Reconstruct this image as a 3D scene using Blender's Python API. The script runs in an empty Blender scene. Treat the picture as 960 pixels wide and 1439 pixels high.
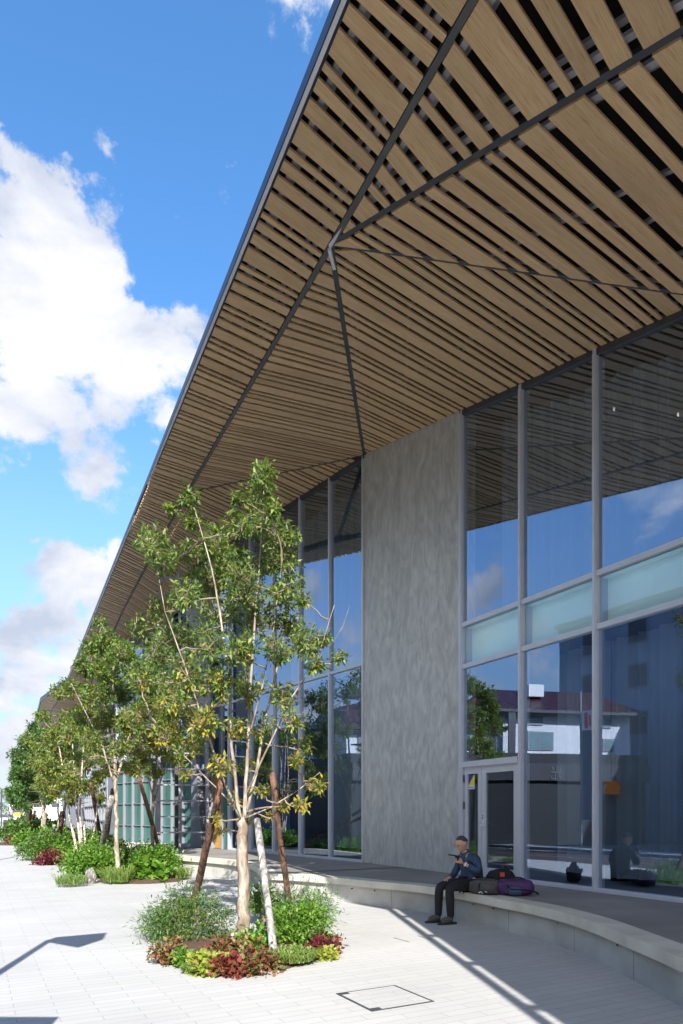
import bpy, bmesh, math, random
from mathutils import Vector, Matrix
import numpy as np
random.seed(7); rng = np.random.default_rng(11)
S = bpy.context.scene; COL = S.collection
F = 959.0; HZ = 1143.0; EYE = 1.6
R_ = math.radians

# ------------------------------------------------------------------ helpers
def P(px, py, D):
    return Vector(((px-480)*D/F, D, EYE+(HZ-py)*D/F))
def G(px, py, z=0.0):
    D = (EYE-z)*F/(py-HZ)
    return Vector(((px-480)*D/F, D, z))
def lerp(a, b, t): return a+(b-a)*t

class MB:
    def __init__(s): s.v=[]; s.f=[]; s.uv=[]; s.smooth=False
    def face(s, pts, uv=None):
        n=len(s.v); s.v+= [tuple(p) for p in pts]; s.f.append(tuple(range(n,n+len(pts))))
        s.uv.append(uv if uv else [(0,0)]*len(pts))
    def hexa(s, b, t):            # bottom 4 (ccw from above), top 4
        n=len(s.v); s.v += [tuple(p) for p in b]+[tuple(p) for p in t]
        k=len(b)
        s.f.append(tuple(n+i for i in reversed(range(k)))); s.uv.append([(0,0)]*k)
        s.f.append(tuple(n+k+i for i in range(k))); s.uv.append([(0,0)]*k)
        for i in range(k):
            j=(i+1)%k
            s.f.append((n+i,n+j,n+k+j,n+k+i)); s.uv.append([(0,0)]*4)
    def box(s, x0,x1,y0,y1,z0,z1, M=None):
        b=[Vector((x0,y0,z0)),Vector((x1,y0,z0)),Vector((x1,y1,z0)),Vector((x0,y1,z0))]
        t=[Vector((p.x,p.y,z1)) for p in b]
        if M is not None: b=[M@p for p in b]; t=[M@p for p in t]
        s.hexa(b,t)
    def obox(s, O, du, dv, u0,u1,v0,v1,z0,z1):
        def q(u,v,z): return Vector((O.x+du.x*u+dv.x*v, O.y+du.y*u+dv.y*v, z))
        s.hexa([q(u0,v0,z0),q(u1,v0,z0),q(u1,v1,z0),q(u0,v1,z0)],[q(u0,v0,z1),q(u1,v0,z1),q(u1,v1,z1),q(u0,v1,z1)])
    def prism(s, poly, z0, z1):
        s.hexa([Vector((p[0],p[1],z0)) for p in poly],[Vector((p[0],p[1],z1)) for p in poly])
    def tube(s, pts, rad, n=6, caps=True):
        pts=[Vector(p) for p in pts]
        if not hasattr(rad,'__len__'): rad=[rad]*len(pts)
        base=len(s.v); prev=None
        for i,p in enumerate(pts):
            d=(pts[min(i+1,len(pts)-1)]-pts[max(i-1,0)])
            if d.length<1e-9: d=Vector((0,0,1))
            d.normalize()
            if prev is None:
                a=d.orthogonal().normalized()
            else:
                a=(prev-d*prev.dot(d))
                a = a.normalized() if a.length>1e-6 else d.orthogonal().normalized()
            prev=a; b=d.cross(a)
            for k in range(n):
                t=2*math.pi*k/n
                s.v.append(tuple(p+(a*math.cos(t)+b*math.sin(t))*rad[i]))
        for i in range(len(pts)-1):
            for k in range(n):
                k2=(k+1)%n
                s.f.append((base+i*n+k,base+i*n+k2,base+(i+1)*n+k2,base+(i+1)*n+k)); s.uv.append([(0,0)]*4)
        if caps:
            s.f.append(tuple(base+k for k in reversed(range(n)))); s.uv.append([(0,0)]*n)
            e=base+(len(pts)-1)*n
            s.f.append(tuple(e+k for k in range(n))); s.uv.append([(0,0)]*n)
    def ell(s, c, r, M=None, nu=14, nv=9, bump=0.0, seed=0):
        rr=random.Random(seed); ph=[rr.uniform(0,6.28) for _ in range(6)]
        base=len(s.v); c=Vector(c)
        for j in range(nv+1):
            th=math.pi*j/nv
            for i in range(nu):
                a=2*math.pi*i/nu
                k=1+bump*(math.sin(3*a+ph[0]+2*th)*.5+math.sin(5*th+ph[1]+a)*.5)
                p=Vector((math.sin(th)*math.cos(a)*r[0]*k, math.sin(th)*math.sin(a)*r[1]*k, math.cos(th)*r[2]*k))
                if M is not None: p=M@p
                s.v.append(tuple(c+p))
        for j in range(nv):
            for i in range(nu):
                i2=(i+1)%nu
                s.f.append((base+j*nu+i,base+(j+1)*nu+i,base+(j+1)*nu+i2,base+j*nu+i2)); s.uv.append([(0,0)]*4)
    def build(s, name, mat, parent=None, smooth=False, bevel=0):
        me=bpy.data.meshes.new(name); me.from_pydata(s.v,[],s.f)
        if any(u[0]!=(0,0) or len(u)>1 and u[1]!=(0,0) for u in s.uv[:50]):
            l=me.uv_layers.new(name='UVMap'); k=0
            for u in s.uv:
                for w in u: l.data[k].uv=w; k+=1
        me.materials.append(mat)
        bm=bmesh.new(); bm.from_mesh(me)
        if not smooth: pass
        bmesh.ops.remove_doubles(bm, verts=bm.verts, dist=1e-6) if smooth else None
        bmesh.ops.recalc_face_normals(bm, faces=bm.faces); bm.to_mesh(me); bm.free()
        if smooth:
            for p in me.polygons: p.use_smooth=True
        o=bpy.data.objects.new(name,me); COL.objects.link(o)
        if parent: o.parent=parent
        if bevel:
            m=o.modifiers.new('bev','BEVEL'); m.width=bevel; m.segments=2; m.limit_method='ANGLE'
        return o

def tag(o, label=None, cat=None, group=None, kind=None):
    if label: o['label']=label
    if cat: o['category']=cat
    if group: o['group']=group
    if kind: o['kind']=kind
    return o
def empty(name, label, cat, loc=(0,0,0), group=None):
    o=bpy.data.objects.new(name,None); COL.objects.link(o); o.location=loc; o.empty_display_size=.1
    return tag(o,label,cat,group)
def part(mb, name, mat, root, **k):
    o=mb.build(name,mat,root,**k)
    # vertices are in world space: cancel the root transform
    r=root; off=Vector((0,0,0))
    while r is not None:
        off+=r.location; r=r.parent
    o.location=-off
    return o

# ------------------------------------------------------------------ materials
def new_mat(name):
    m=bpy.data.materials.new(name); m.use_nodes=True; nt=m.node_tree
    for n in list(nt.nodes): nt.nodes.remove(n)
    out=nt.nodes.new('ShaderNodeOutputMaterial')
    return m,nt,out
def N(nt,t,**k):
    n=nt.nodes.new(t)
    for a,b in k.items(): setattr(n,a,b)
    return n
def ramp(nt, fac, stops):
    r=N(nt,'ShaderNodeValToRGB'); e=r.color_ramp.elements
    e[0].position=stops[0][0]; e[0].color=(*stops[0][1],1)
    e[1].position=stops[-1][0]; e[1].color=(*stops[-1][1],1)
    for p,c in stops[1:-1]:
        x=e.new(p); x.color=(*c,1)
    nt.links.new(fac,r.inputs[0]); return r.outputs[0]
def simple(name, col, rough=.6, metal=0.0, var=.12, scale=8, bump=0.0, spec=.5, stretch=(1,1,1), detail=6, bscale=None):
    m,nt,out=new_mat(name); L=nt.links
    b=N(nt,'ShaderNodeBsdfPrincipled'); b.inputs['Roughness'].default_value=rough; b.inputs['Metallic'].default_value=metal
    b.inputs['Specular IOR Level'].default_value=spec
    L.new(b.outputs[0],out.inputs[0])
    tc=N(nt,'ShaderNodeTexCoord'); mp=N(nt,'ShaderNodeMapping'); mp.inputs['Scale'].default_value=stretch
    L.new(tc.outputs['Object'],mp.inputs[0])
    no=N(nt,'ShaderNodeTexNoise'); no.inputs['Scale'].default_value=scale; no.inputs['Detail'].default_value=detail
    L.new(mp.outputs[0],no.inputs[0])
    lo=tuple(max(0,c*(1-var)) for c in col); hi=tuple(min(1,c*(1+var)) for c in col)
    L.new(ramp(nt,no.outputs[0],[(.3,lo),(.7,hi)]),b.inputs['Base Color'])
    if bump:
        n2=N(nt,'ShaderNodeTexNoise'); n2.inputs['Scale'].default_value=bscale or scale*4; n2.inputs['Detail'].default_value=4
        L.new(mp.outputs[0],n2.inputs[0])
        bu=N(nt,'ShaderNodeBump'); bu.inputs['Strength'].default_value=bump; bu.inputs['Distance'].default_value=.02
        L.new(n2.outputs[0],bu.inputs['Height']); L.new(bu.outputs[0],b.inputs['Normal'])
    return m

def mat_pave():
    m,nt,out=new_mat('pale_paving'); L=nt.links
    b=N(nt,'ShaderNodeBsdfPrincipled'); b.inputs['Roughness'].default_value=.85; b.inputs['Specular IOR Level'].default_value=.25
    L.new(b.outputs[0],out.inputs[0])
    tc=N(nt,'ShaderNodeTexCoord'); mp=N(nt,'ShaderNodeMapping'); mp.inputs['Rotation'].default_value=(0,0,R_(-28.4))
    L.new(tc.outputs['Object'],mp.inputs[0])
    br=N(nt,'ShaderNodeTexBrick'); br.offset=.5; br.inputs['Scale'].default_value=1
    br.inputs['Brick Width'].default_value=.6; br.inputs['Row Height'].default_value=.12
    br.inputs['Mortar Size'].default_value=.004; br.inputs['Mortar Smooth'].default_value=.3; br.inputs['Bias'].default_value=0
    br.inputs['Color1'].default_value=(.54,.535,.525,1); br.inputs['Color2'].default_value=(.505,.50,.495,1); br.inputs['Mortar'].default_value=(.36,.36,.36,1)
    L.new(mp.outputs[0],br.inputs[0])
    n1=N(nt,'ShaderNodeTexNoise'); n1.inputs['Scale'].default_value=150; n1.inputs['Detail'].default_value=3; L.new(mp.outputs[0],n1.inputs[0])
    n2=N(nt,'ShaderNodeTexNoise'); n2.inputs['Scale'].default_value=.7; n2.inputs['Detail'].default_value=6; L.new(mp.outputs[0],n2.inputs[0])
    r1=ramp(nt,n1.outputs[0],[(.35,(.80,.80,.80)),(.65,(1.0,1.0,1.0))])
    r2=ramp(nt,n2.outputs[0],[(.3,(.88,.88,.87)),(.7,(1,1,1))])
    x=N(nt,'ShaderNodeMix',data_type='RGBA',blend_type='MULTIPLY'); x.inputs[0].default_value=1
    L.new(br.outputs[0],x.inputs[6]); L.new(r1,x.inputs[7])
    y=N(nt,'ShaderNodeMix',data_type='RGBA',blend_type='MULTIPLY'); y.inputs[0].default_value=1
    L.new(x.outputs[2],y.inputs[6]); L.new(r2,y.inputs[7]); L.new(y.outputs[2],b.inputs['Base Color'])
    bu=N(nt,'ShaderNodeBump'); bu.inputs['Strength'].default_value=.35; bu.inputs['Distance'].default_value=.004
    iv=N(nt,'ShaderNodeMath',operation='SUBTRACT'); iv.inputs[0].default_value=1; L.new(br.outputs['Fac'],iv.inputs[1])
    ad=N(nt,'ShaderNodeMath',operation='ADD'); L.new(iv.outputs[0],ad.inputs[0]); L.new(n1.outputs[0],ad.inputs[1])
    L.new(ad.outputs[0],bu.inputs['Height']); L.new(bu.outputs[0],b.inputs['Normal'])
    return m

def mat_wood():
    m,nt,out=new_mat('laminated_bamboo'); L=nt.links
    b=N(nt,'ShaderNodeBsdfPrincipled'); b.inputs['Roughness'].default_value=.42; b.inputs['Specular IOR Level'].default_value=.6
    L.new(b.outputs[0],out.inputs[0])
    uv=N(nt,'ShaderNodeUVMap')
    def st(sx,sy,detail=4,dist=0):
        mp=N(nt,'ShaderNodeMapping'); mp.inputs['Scale'].default_value=(sx,sy,1); L.new(uv.outputs[0],mp.inputs[0])
        n=N(nt,'ShaderNodeTexNoise'); n.inputs['Scale'].default_value=1; n.inputs['Detail'].default_value=detail; n.inputs['Distortion'].default_value=dist
        L.new(mp.outputs[0],n.inputs[0]); return n.outputs[0]
    streak=st(2.2,110,5); dash=st(5,170,2); big=st(.3,.5,2); wide=st(.8,14,3,.4)
    c1=ramp(nt,streak,[(.3,(.74,.52,.285)),(.5,(.88,.65,.39)),(.72,(.95,.75,.49))])
    c2=ramp(nt,dash,[(.32,(.60,.52,.44)),(.40,(1,1,1))])
    c3=ramp(nt,big,[(.3,(.80,.77,.74)),(.7,(1.08,1.05,1.0))])
    c4=ramp(nt,wide,[(.3,(.88,.85,.80)),(.65,(1,1,1))])
    isl=N(nt,'ShaderNodeNewGeometry')
    c5=ramp(nt,isl.outputs['Random Per Island'],[(0,(.80,.76,.72)),(.3,(.98,.96,.93)),(.6,(.90,.90,.90)),(1,(1.05,1.05,1.02))])
    cur=c1
    for c in (c2,c3,c4,c5):
        x=N(nt,'ShaderNodeMix',data_type='RGBA',blend_type='MULTIPLY'); x.inputs[0].default_value=1
        L.new(cur,x.inputs[6]); L.new(c,x.inputs[7]); cur=x.outputs[2]
    L.new(cur,b.inputs['Base Color'])
    bu=N(nt,'ShaderNodeBump'); bu.inputs['Strength'].default_value=.2; bu.inputs['Distance'].default_value=.003
    L.new(streak,bu.inputs['Height']); L.new(bu.outputs[0],b.inputs['Normal'])
    return m

def mat_trowel():
    m,nt,out=new_mat('trowelled_concrete'); L=nt.links
    b=N(nt,'ShaderNodeBsdfPrincipled'); b.inputs['Roughness'].default_value=.62; L.new(b.outputs[0],out.inputs[0])
    tc=N(nt,'ShaderNodeTexCoord')
    mp=N(nt,'ShaderNodeMapping'); mp.inputs['Scale'].default_value=(1.0,1.0,.6); L.new(tc.outputs['Object'],mp.inputs[0])
    a=N(nt,'ShaderNodeTexNoise'); a.inputs['Scale'].default_value=1.6; a.inputs['Detail'].default_value=8; a.inputs['Distortion'].default_value=2.6; L.new(mp.outputs[0],a.inputs[0])
    mp2=N(nt,'ShaderNodeMapping'); mp2.inputs['Scale'].default_value=(3.2,3.2,1.0); L.new(tc.outputs['Object'],mp2.inputs[0])
    c=N(nt,'ShaderNodeTexNoise'); c.inputs['Scale'].default_value=1.5; c.inputs['Detail'].default_value=5; c.inputs['Distortion'].default_value=2.2; L.new(mp2.outputs[0],c.inputs[0])
    c1=ramp(nt,a.outputs[0],[(.3,(.43,.42,.39)),(.5,(.50,.49,.455)),(.7,(.57,.56,.52))])
    c2=ramp(nt,c.outputs[0],[(.35,(.86,.86,.86)),(.5,(1,1,1)),(.62,(1.1,1.1,1.1))])
    x=N(nt,'ShaderNodeMix',data_type='RGBA',blend_type='MULTIPLY'); x.inputs[0].default_value=1
    L.new(c1,x.inputs[6]); L.new(c2,x.inputs[7]); L.new(x.outputs[2],b.inputs['Base Color'])
    bu=N(nt,'ShaderNodeBump'); bu.inputs['Strength'].default_value=.12; bu.inputs['Distance'].default_value=.02
    L.new(c.outputs[0],bu.inputs['Height']); L.new(bu.outputs[0],b.inputs['Normal'])
    return m

def mat_glass(name, tint, refl=.24, wob=.0012):
    m,nt,out=new_mat(name); L=nt.links
    tr=N(nt,'ShaderNodeBsdfTransparent'); tr.inputs[0].default_value=(*tint,1)
    gl=N(nt,'ShaderNodeBsdfGlossy'); gl.inputs['Roughness'].default_value=.0; gl.inputs[0].default_value=(.60,.73,.97,1)
    lw=N(nt,'ShaderNodeLayerWeight'); fr=N(nt,'ShaderNodeMath',operation='POWER'); fr.inputs[1].default_value=3.5; L.new(lw.outputs['Facing'],fr.inputs[0])
    ad=N(nt,'ShaderNodeMath',operation='ADD'); ad.inputs[1].default_value=refl; ad.use_clamp=True; L.new(fr.outputs[0],ad.inputs[0])
    tc=N(nt,'ShaderNodeTexCoord'); no=N(nt,'ShaderNodeTexNoise'); no.inputs['Scale'].default_value=.8; no.inputs['Detail'].default_value=1
    L.new(tc.outputs['Object'],no.inputs[0])
    bu=N(nt,'ShaderNodeBump'); bu.inputs['Strength'].default_value=1; bu.inputs['Distance'].default_value=wob
    L.new(no.outputs[0],bu.inputs['Height']); L.new(bu.outputs[0],gl.inputs['Normal'])
    mx=N(nt,'ShaderNodeMixShader'); L.new(ad.outputs[0],mx.inputs[0]); L.new(tr.outputs[0],mx.inputs[1]); L.new(gl.outputs[0],mx.inputs[2])
    L.new(mx.outputs[0],out.inputs[0]); return m

def mat_leaf(name, cols, transl=.35, rough=.45, yellow=None, spec=.35):
    m,nt,out=new_mat(name); L=nt.links
    b=N(nt,'ShaderNodeBsdfPrincipled'); b.inputs['Roughness'].default_value=rough; b.inputs['Specular IOR Level'].default_value=spec
    t=N(nt,'ShaderNodeBsdfTranslucent')
    g=N(nt,'ShaderNodeNewGeometry')
    n=len(cols); c=ramp(nt,g.outputs['Random Per Island'],[(i/(n-1),k) for i,k in enumerate(cols)])
    if yellow:   # lower leaves have turned: (z_low, z_high, colour list)
        zl,zh,yc=yellow
        pos=N(nt,'ShaderNodeSeparateXYZ'); L.new(g.outputs['Position'],pos.inputs[0])
        mr=N(nt,'ShaderNodeMapRange'); mr.inputs[1].default_value=zl; mr.inputs[2].default_value=zh; mr.inputs[3].default_value=.95; mr.inputs[4].default_value=0.02
        L.new(pos.outputs[2],mr.inputs[0])
        wn=N(nt,'ShaderNodeTexWhiteNoise',noise_dimensions='1D'); L.new(g.outputs['Random Per Island'],wn.inputs['W'])
        lt=N(nt,'ShaderNodeMath',operation='LESS_THAN'); L.new(wn.outputs[0],lt.inputs[0]); L.new(mr.outputs[0],lt.inputs[1])
        k=len(yc); y=ramp(nt,g.outputs['Random Per Island'],[(i/(k-1),q) for i,q in enumerate(yc)])
        x=N(nt,'ShaderNodeMix',data_type='RGBA'); L.new(lt.outputs[0],x.inputs[0]); L.new(c,x.inputs[6]); L.new(y,x.inputs[7]); c=x.outputs[2]
    L.new(c,b.inputs['Base Color'])
    h=N(nt,'ShaderNodeMix',data_type='RGBA',blend_type='MULTIPLY'); h.inputs[0].default_value=1; h.inputs[7].default_value=(1.5,1.6,.7,1)
    L.new(c,h.inputs[6]); L.new(h.outputs[2],t.inputs[0])
    mx=N(nt,'ShaderNodeMixShader'); mx.inputs[0].default_value=transl
    L.new(b.outputs[0],mx.inputs[1]); L.new(t.outputs[0],mx.inputs[2]); L.new(mx.outputs[0],out.inputs[0])
    return m

def mat_bark(name,c0,c1,scale=14,stretch=(1,1,.35),bands=False):
    m,nt,out=new_mat(name); L=nt.links
    b=N(nt,'ShaderNodeBsdfPrincipled'); b.inputs['Roughness'].default_value=.85; L.new(b.outputs[0],out.inputs[0])
    tc=N(nt,'ShaderNodeTexCoord'); mp=N(nt,'ShaderNodeMapping'); mp.inputs['Scale'].default_value=stretch; L.new(tc.outputs['Object'],mp.inputs[0])
    n=N(nt,'ShaderNodeTexNoise'); n.inputs['Scale'].default_value=scale; n.inputs['Detail'].default_value=8; n.inputs['Distortion'].default_value=.6; L.new(mp.outputs[0],n.inputs[0])
    L.new(ramp(nt,n.outputs[0],[(.36,c0),(.52,tuple((a+d)/2 for a,d in zip(c0,c1))),(.62,c1)]),b.inputs['Base Color'])
    bu=N(nt,'ShaderNodeBump'); bu.inputs['Strength'].default_value=.7; bu.inputs['Distance'].default_value=.01; L.new(n.outputs[0],bu.inputs['Height']); L.new(bu.outputs[0],b.inputs['Normal'])
    return m
def mat_curtain():
    m,nt,out=new_mat('sheer_curtain'); L=nt.links
    d=N(nt,'ShaderNodeBsdfDiffuse'); d.inputs[0].default_value=(.50,.58,.68,1)
    t=N(nt,'ShaderNodeBsdfTransparent'); t.inputs[0].default_value=(.85,.88,.9,1)
    tl=N(nt,'ShaderNodeBsdfTranslucent'); tl.inputs[0].default_value=(.3,.35,.4,1)
    a=N(nt,'ShaderNodeMixShader'); a.inputs[0].default_value=.3; L.new(d.outputs[0],a.inputs[1]); L.new(tl.outputs[0],a.inputs[2])
    mx=N(nt,'ShaderNodeMixShader'); mx.inputs[0].default_value=.8; L.new(t.outputs[0],mx.inputs[1]); L.new(a.outputs[0],mx.inputs[2])
    L.new(mx.outputs[0],out.inputs[0]); return m
def mat_emit(name,col,st):
    m,nt,out=new_mat(name); e=N(nt,'ShaderNodeEmission'); e.inputs[0].default_value=(*col,1); e.inputs[1].default_value=st
    nt.links.new(e.outputs[0],out.inputs[0]); return m
def mat_tiles():
    m,nt,out=new_mat('red_roof_tiles'); L=nt.links
    b=N(nt,'ShaderNodeBsdfPrincipled'); b.inputs['Roughness'].default_value=.35; L.new(b.outputs[0],out.inputs[0])
    tc=N(nt,'ShaderNodeTexCoord'); v=N(nt,'ShaderNodeTexVoronoi'); v.inputs['Scale'].default_value=4; L.new(tc.outputs['Object'],v.inputs[0])
    L.new(ramp(nt,v.outputs['Distance'],[(.1,(.11,.035,.03)),(.6,(.04,.015,.015))]),b.inputs['Base Color'])
    bu=N(nt,'ShaderNodeBump'); bu.inputs['Strength'].default_value=1; bu.inputs['Distance'].default_value=.05; L.new(v.outputs['Distance'],bu.inputs['Height']); L.new(bu.outputs[0],b.inputs['Normal'])
    return m

M={}
M['pave']=mat_pave(); M['wood']=mat_wood(); M['trowel']=mat_trowel()
M['glass']=mat_glass('window_glass',(.82,.89,.91),.36)
M['glassd']=mat_glass('door_glass',(.50,.60,.58),.18)
M['teal']=simple('teal_glazing_film',(.055,.14,.125),.12,0,.35,.9,stretch=(1,1,.4))
M['spglass']=mat_glass('spandrel_glass',(.93,.99,.97),.12)
M['alu']=simple('lilac_grey_aluminium',(.60,.61,.66),.38,.2,.05,3)
M['aludark']=simple('dark_grey_steel',(.075,.078,.085),.45,.3,.15,5)
M['black']=simple('black_void',(.012,.012,.013),.8,0,.2,4)
M['foldgrey']=simple('grey_fold_strip',(.11,.11,.11),.5,.2,.15,3)
M['batten']=simple('galvanised_batten',(.42,.42,.46),.5,.3,.25,1.7)
M['gutter']=simple('pale_gutter_metal',(.80,.78,.84),.35,.3,.06,2)
M['navy']=simple('navy_edge_trim',(.03,.035,.06),.4,.4,.1,2)
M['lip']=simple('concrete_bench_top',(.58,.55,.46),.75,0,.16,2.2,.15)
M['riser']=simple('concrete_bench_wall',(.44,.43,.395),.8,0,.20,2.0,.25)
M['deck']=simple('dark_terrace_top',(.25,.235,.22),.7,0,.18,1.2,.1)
M['soil']=simple('brown_soil',(.10,.055,.035),.95,0,.4,25,.8)
M['curtain']=mat_curtain()
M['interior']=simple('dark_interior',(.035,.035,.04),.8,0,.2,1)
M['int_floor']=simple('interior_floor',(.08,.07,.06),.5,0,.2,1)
M['spandrel']=simple('frosted_spandrel',(.74,.90,.87),.35,0,.05,.8)
M['spside']=simple('spandrel_reveal',(.42,.45,.55),.5,0,.05,1)
M['grey']=simple('light_grey_panel',(.27,.27,.31),.5,.2,.06,2)
M['white']=simple('white_paint',(.78,.78,.78),.5,0,.04,3)
M['wallwhite']=simple('white_render_wall',(.74,.75,.76),.8,0,.05,2)
M['bluegrey']=simple('blue_grey_tower_wall',(.30,.34,.40),.7,0,.08,1)
M['darkwall']=simple('dark_shopfront',(.018,.020,.022),.6,0,.2,2)
M['amber']=simple('amber_timber_panel',(.50,.30,.08),.5,0,.15,3)
M['asphalt']=simple('asphalt',(.055,.052,.05),.9,0,.2,40,.4)
M['ground']=simple('ground_concrete',(.20,.20,.19),.9,0,.15,3)
M['kerb']=simple('kerb_concrete',(.42,.42,.41),.8,0,.1,6)
M['orange']=simple('orange_road_paint',(.50,.22,.08),.7,0,.1,5)
M['barkpale']=mat_bark('pale_peeling_bark',(.17,.12,.085),(.42,.375,.31))
M['barkdark']=mat_bark('dark_brown_bark',(.035,.022,.018),(.20,.10,.06),16,(1,1,.25))
M['barkgrey']=mat_bark('weathered_grey_bark',(.10,.09,.09),(.42,.40,.38),18,(1,1,.3))
M['barkbirch']=mat_bark('birch_bark',(.30,.22,.17),(.62,.56,.50),9,(1,1,1.6))
M['twig']=simple('twig',(.24,.18,.13),.8,0,.2,10)
GR=[(.05,.10,.03),(.10,.175,.045),(.17,.24,.06),(.27,.32,.085)]
YL=[(.26,.27,.04),(.38,.34,.04),(.20,.24,.04),(.48,.34,.05),(.24,.13,.05)]
M['leafA']=mat_leaf('camellia_leaf_green',GR,yellow=(1.3,3.5,YL))
M['leafB']=mat_leaf('mid_tree_leaf',[(.055,.115,.03),(.095,.18,.045),(.15,.24,.06),(.22,.30,.08)],yellow=(.5,6.5,[(.18,.21,.045),(.26,.25,.05),(.15,.19,.04)]))
M['leafC']=mat_leaf('far_tree_leaf',[(.035,.09,.03),(.06,.13,.035),(.09,.18,.04),(.13,.21,.05)])
M['shrubA']=mat_leaf('fine_shrub_leaf',[(.05,.11,.03),(.09,.17,.04),(.12,.21,.05),(.15,.20,.06)])
M['shrubB']=mat_leaf('bright_shrub_leaf',[(.05,.13,.02),(.09,.21,.025),(.13,.27,.03),(.22,.30,.05)])
M['fern']=mat_leaf('blue_green_fern_leaf',[(.06,.14,.045),(.10,.20,.07),(.15,.25,.085)])
M['red']=mat_leaf('crimson_leaf',[(.20,.03,.035),(.28,.05,.05),(.13,.03,.02),(.12,.10,.03)],.2)
M['rust']=mat_leaf('rusty_leaf',[(.19,.06,.03),(.26,.12,.05),(.12,.04,.03),(.16,.16,.05),(.10,.13,.04)],.2)
M['lime']=mat_leaf('lime_leaf',[(.30,.34,.05),(.22,.30,.04),(.36,.30,.08)],.3)
M['maroon']=mat_leaf('maroon_leaf',[(.10,.015,.025),(.16,.03,.035),(.07,.012,.02)],.2)
M['grass']=mat_leaf('grass_leaf',[(.10,.20,.035),(.18,.28,.06),(.30,.33,.12)])
M['tiles']=mat_tiles()

# ------------------------------------------------------------------ plan geometry of the facades
C3=Vector((.537,16.1,10.04))
OA=Vector((C3.x,C3.y,0)); dA=Vector((.4765,-.879,0)).normalized(); nA=Vector((-dA.y*-1,0,0))
nA=Vector((-.879,-.4765,0)).normalized()
dB=Vector((-.588,.809,0)).normalized(); nB=Vector((-.809,-.588,0)).normalized()
def zA(s):     # soffit height along facade A
    Y=16.1-.879*s
    xs=[(16.1,10.04),(12.88,9.20),(11.47,8.81),(10.12,8.48),(8.55,8.05),(4,7.0),(0,6.3),(-30,6.3)]
    for (a,b),(c,d) in zip(xs,xs[1:]):
        if a>=Y>=c: return b+(d-b)*(a-Y)/(a-c)
    return 10.04
def zB(s): return 10.04+.025*s
def facA(x):
    D=9.267/((x-480)/F+.542); s=(16.1-D)/.879
    p=OA+dA*s; return Vector((p.x,p.y,zA(s)))
def facA_s(s): p=OA+dA*s; return Vector((p.x,p.y,zA(s)))
def facB(x):
    D=12.24/((x-480)/F+.727); s=(D-16.1)/.809
    p=OA+dB*s; return Vector((p.x,p.y,zB(s)))
def eaveY(Y):
    Z=min(7+.178*Y,10.4); return Vector((-.481*Y+.412*(Z-1.6),Y,Z))
def eave(y):
    k=(HZ-y)/F; Y=5.4/(k-.178)
    if Y>19.1 or Y<0: Y=8.8/k
    return eaveY(Y)
RX=[(740,235),(860,172),(935,140),(965,125)]
def R(y):
    k=(HZ-y)/F
    Y=5.5/(k-.17) if k>.17 else 999
    Z=7.1+.17*Y
    if Z>10.35: Z=10.35; Y=8.75/k
    if y<=740: x=3+.579*(HZ-y)
    else:
        x=125
        for (a,b),(c,d) in zip(RX,RX[1:]):
            if a<=y<=c: x=b+(d-b)*(y-a)/(c-a)
    return Vector(((x-480)*Y/F,Y,Z))
def RY(Y):
    Z=min(7.1+.17*Y,10.35); return Vector((-.497*Y+.579*(Z-1.6),Y,Z))
NN=R(345)
def online(A,B,x=None,y=None):
    if x is not None: k=(x-480)/F; f0=A.x-k*A.y; f1=B.x-k*B.y
    else: k=(HZ-y)/F; f0=A.z-1.6-k*A.y; f1=B.z-1.6-k*B.y
    t=f0/(f0-f1); return A+(B-A)*t
R2E=Vector((2.77,5.546,7.95))
def R2(x): return online(NN,R2E,x=x)
F3=facA(1000)
def R3(x): return online(NN,F3,x=x)
def R4(y): return online(NN,C3,y=y)
RB=R(692)
def RBL(x): return online(C3,RB,x=x)

zones=[]
# outer strip eave -> seam (visible part + unseen near end, shaped for its shadow edge on the paving)
ev=[(eave(a),R(b)) for a,b in [(-30,75),(64,178),(222,297),(340,396),(391,433),(470,506),(560,586),(650,668),(750,771),(850,862),(930,936),(958,965)]]
ev=[(Vector((3.06,-4.6,6.27)),Vector((4.6,-4.6,6.5))),(Vector((2.44,.77,7.14)),RY(1.6)),(Vector((1.4,2.0,7.36)),RY(3.0))]+ev
zones.append(('outer',ev,.82))
z12=[(NN,NN),(R(290),R2(520)),(R(224),R2(577)),(R(0),R2(779)),(R(-80),R2(832)),(R(-167),R2(893)),(RY(3.6),R2(1100)),(RY(2.2),R2(1500))]
zones.append(('z12',z12,.8))
z23=[(NN,NN),(R2(532),R3(633.5)),(R2(613),R3(802.6)),(R2(635.6),R3(840.5)),(R2(677),R3(915)),(R2(710.6),R3(969)),(R2(738),F3),(R2(785.6),facA(1040)),(R2(835),facA(1080)),(R2(893),facA(1129)),(R2(1100),facA(1300)),(R2(1500),facA_s(14.5)),(RY(-1),facA_s(17)),(Vector((4.6,-4.6,6.5)),facA_s(22))]
zones.append(('z23',z23,.8))
z34=[(F3,F3),(R3(752.6),facA(874.8)),(R3(635),facA(825.3)),(NN,facA(756)),(R4(489),facA(652.9)),(R4(581.5),facA(571)),(C3,C3)]
zones.append(('z34',z34,.84))
z5=[(NN,NN),(R(423),R4(445)),(R(478),R4(509)),(R(520),R4(553)),(R(600),C3)]
zones.append(('z5',z5,.8))
z6=[(R(600),C3),(R(630),RBL(433)),(R(655),RBL(364.6)),(R(676),RBL(308)),(RB,RB)]
zones.append(('z6',z6,.8))
ff1=P(229,894,32.5); ff1.z=10.2; ff1.y=32.5
fa=Vector((-8.8,33.2,10.15)); fb=P(170,953,42.6); fc=P(150,972,47.5); fd=P(120,1000,56.7)
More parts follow.
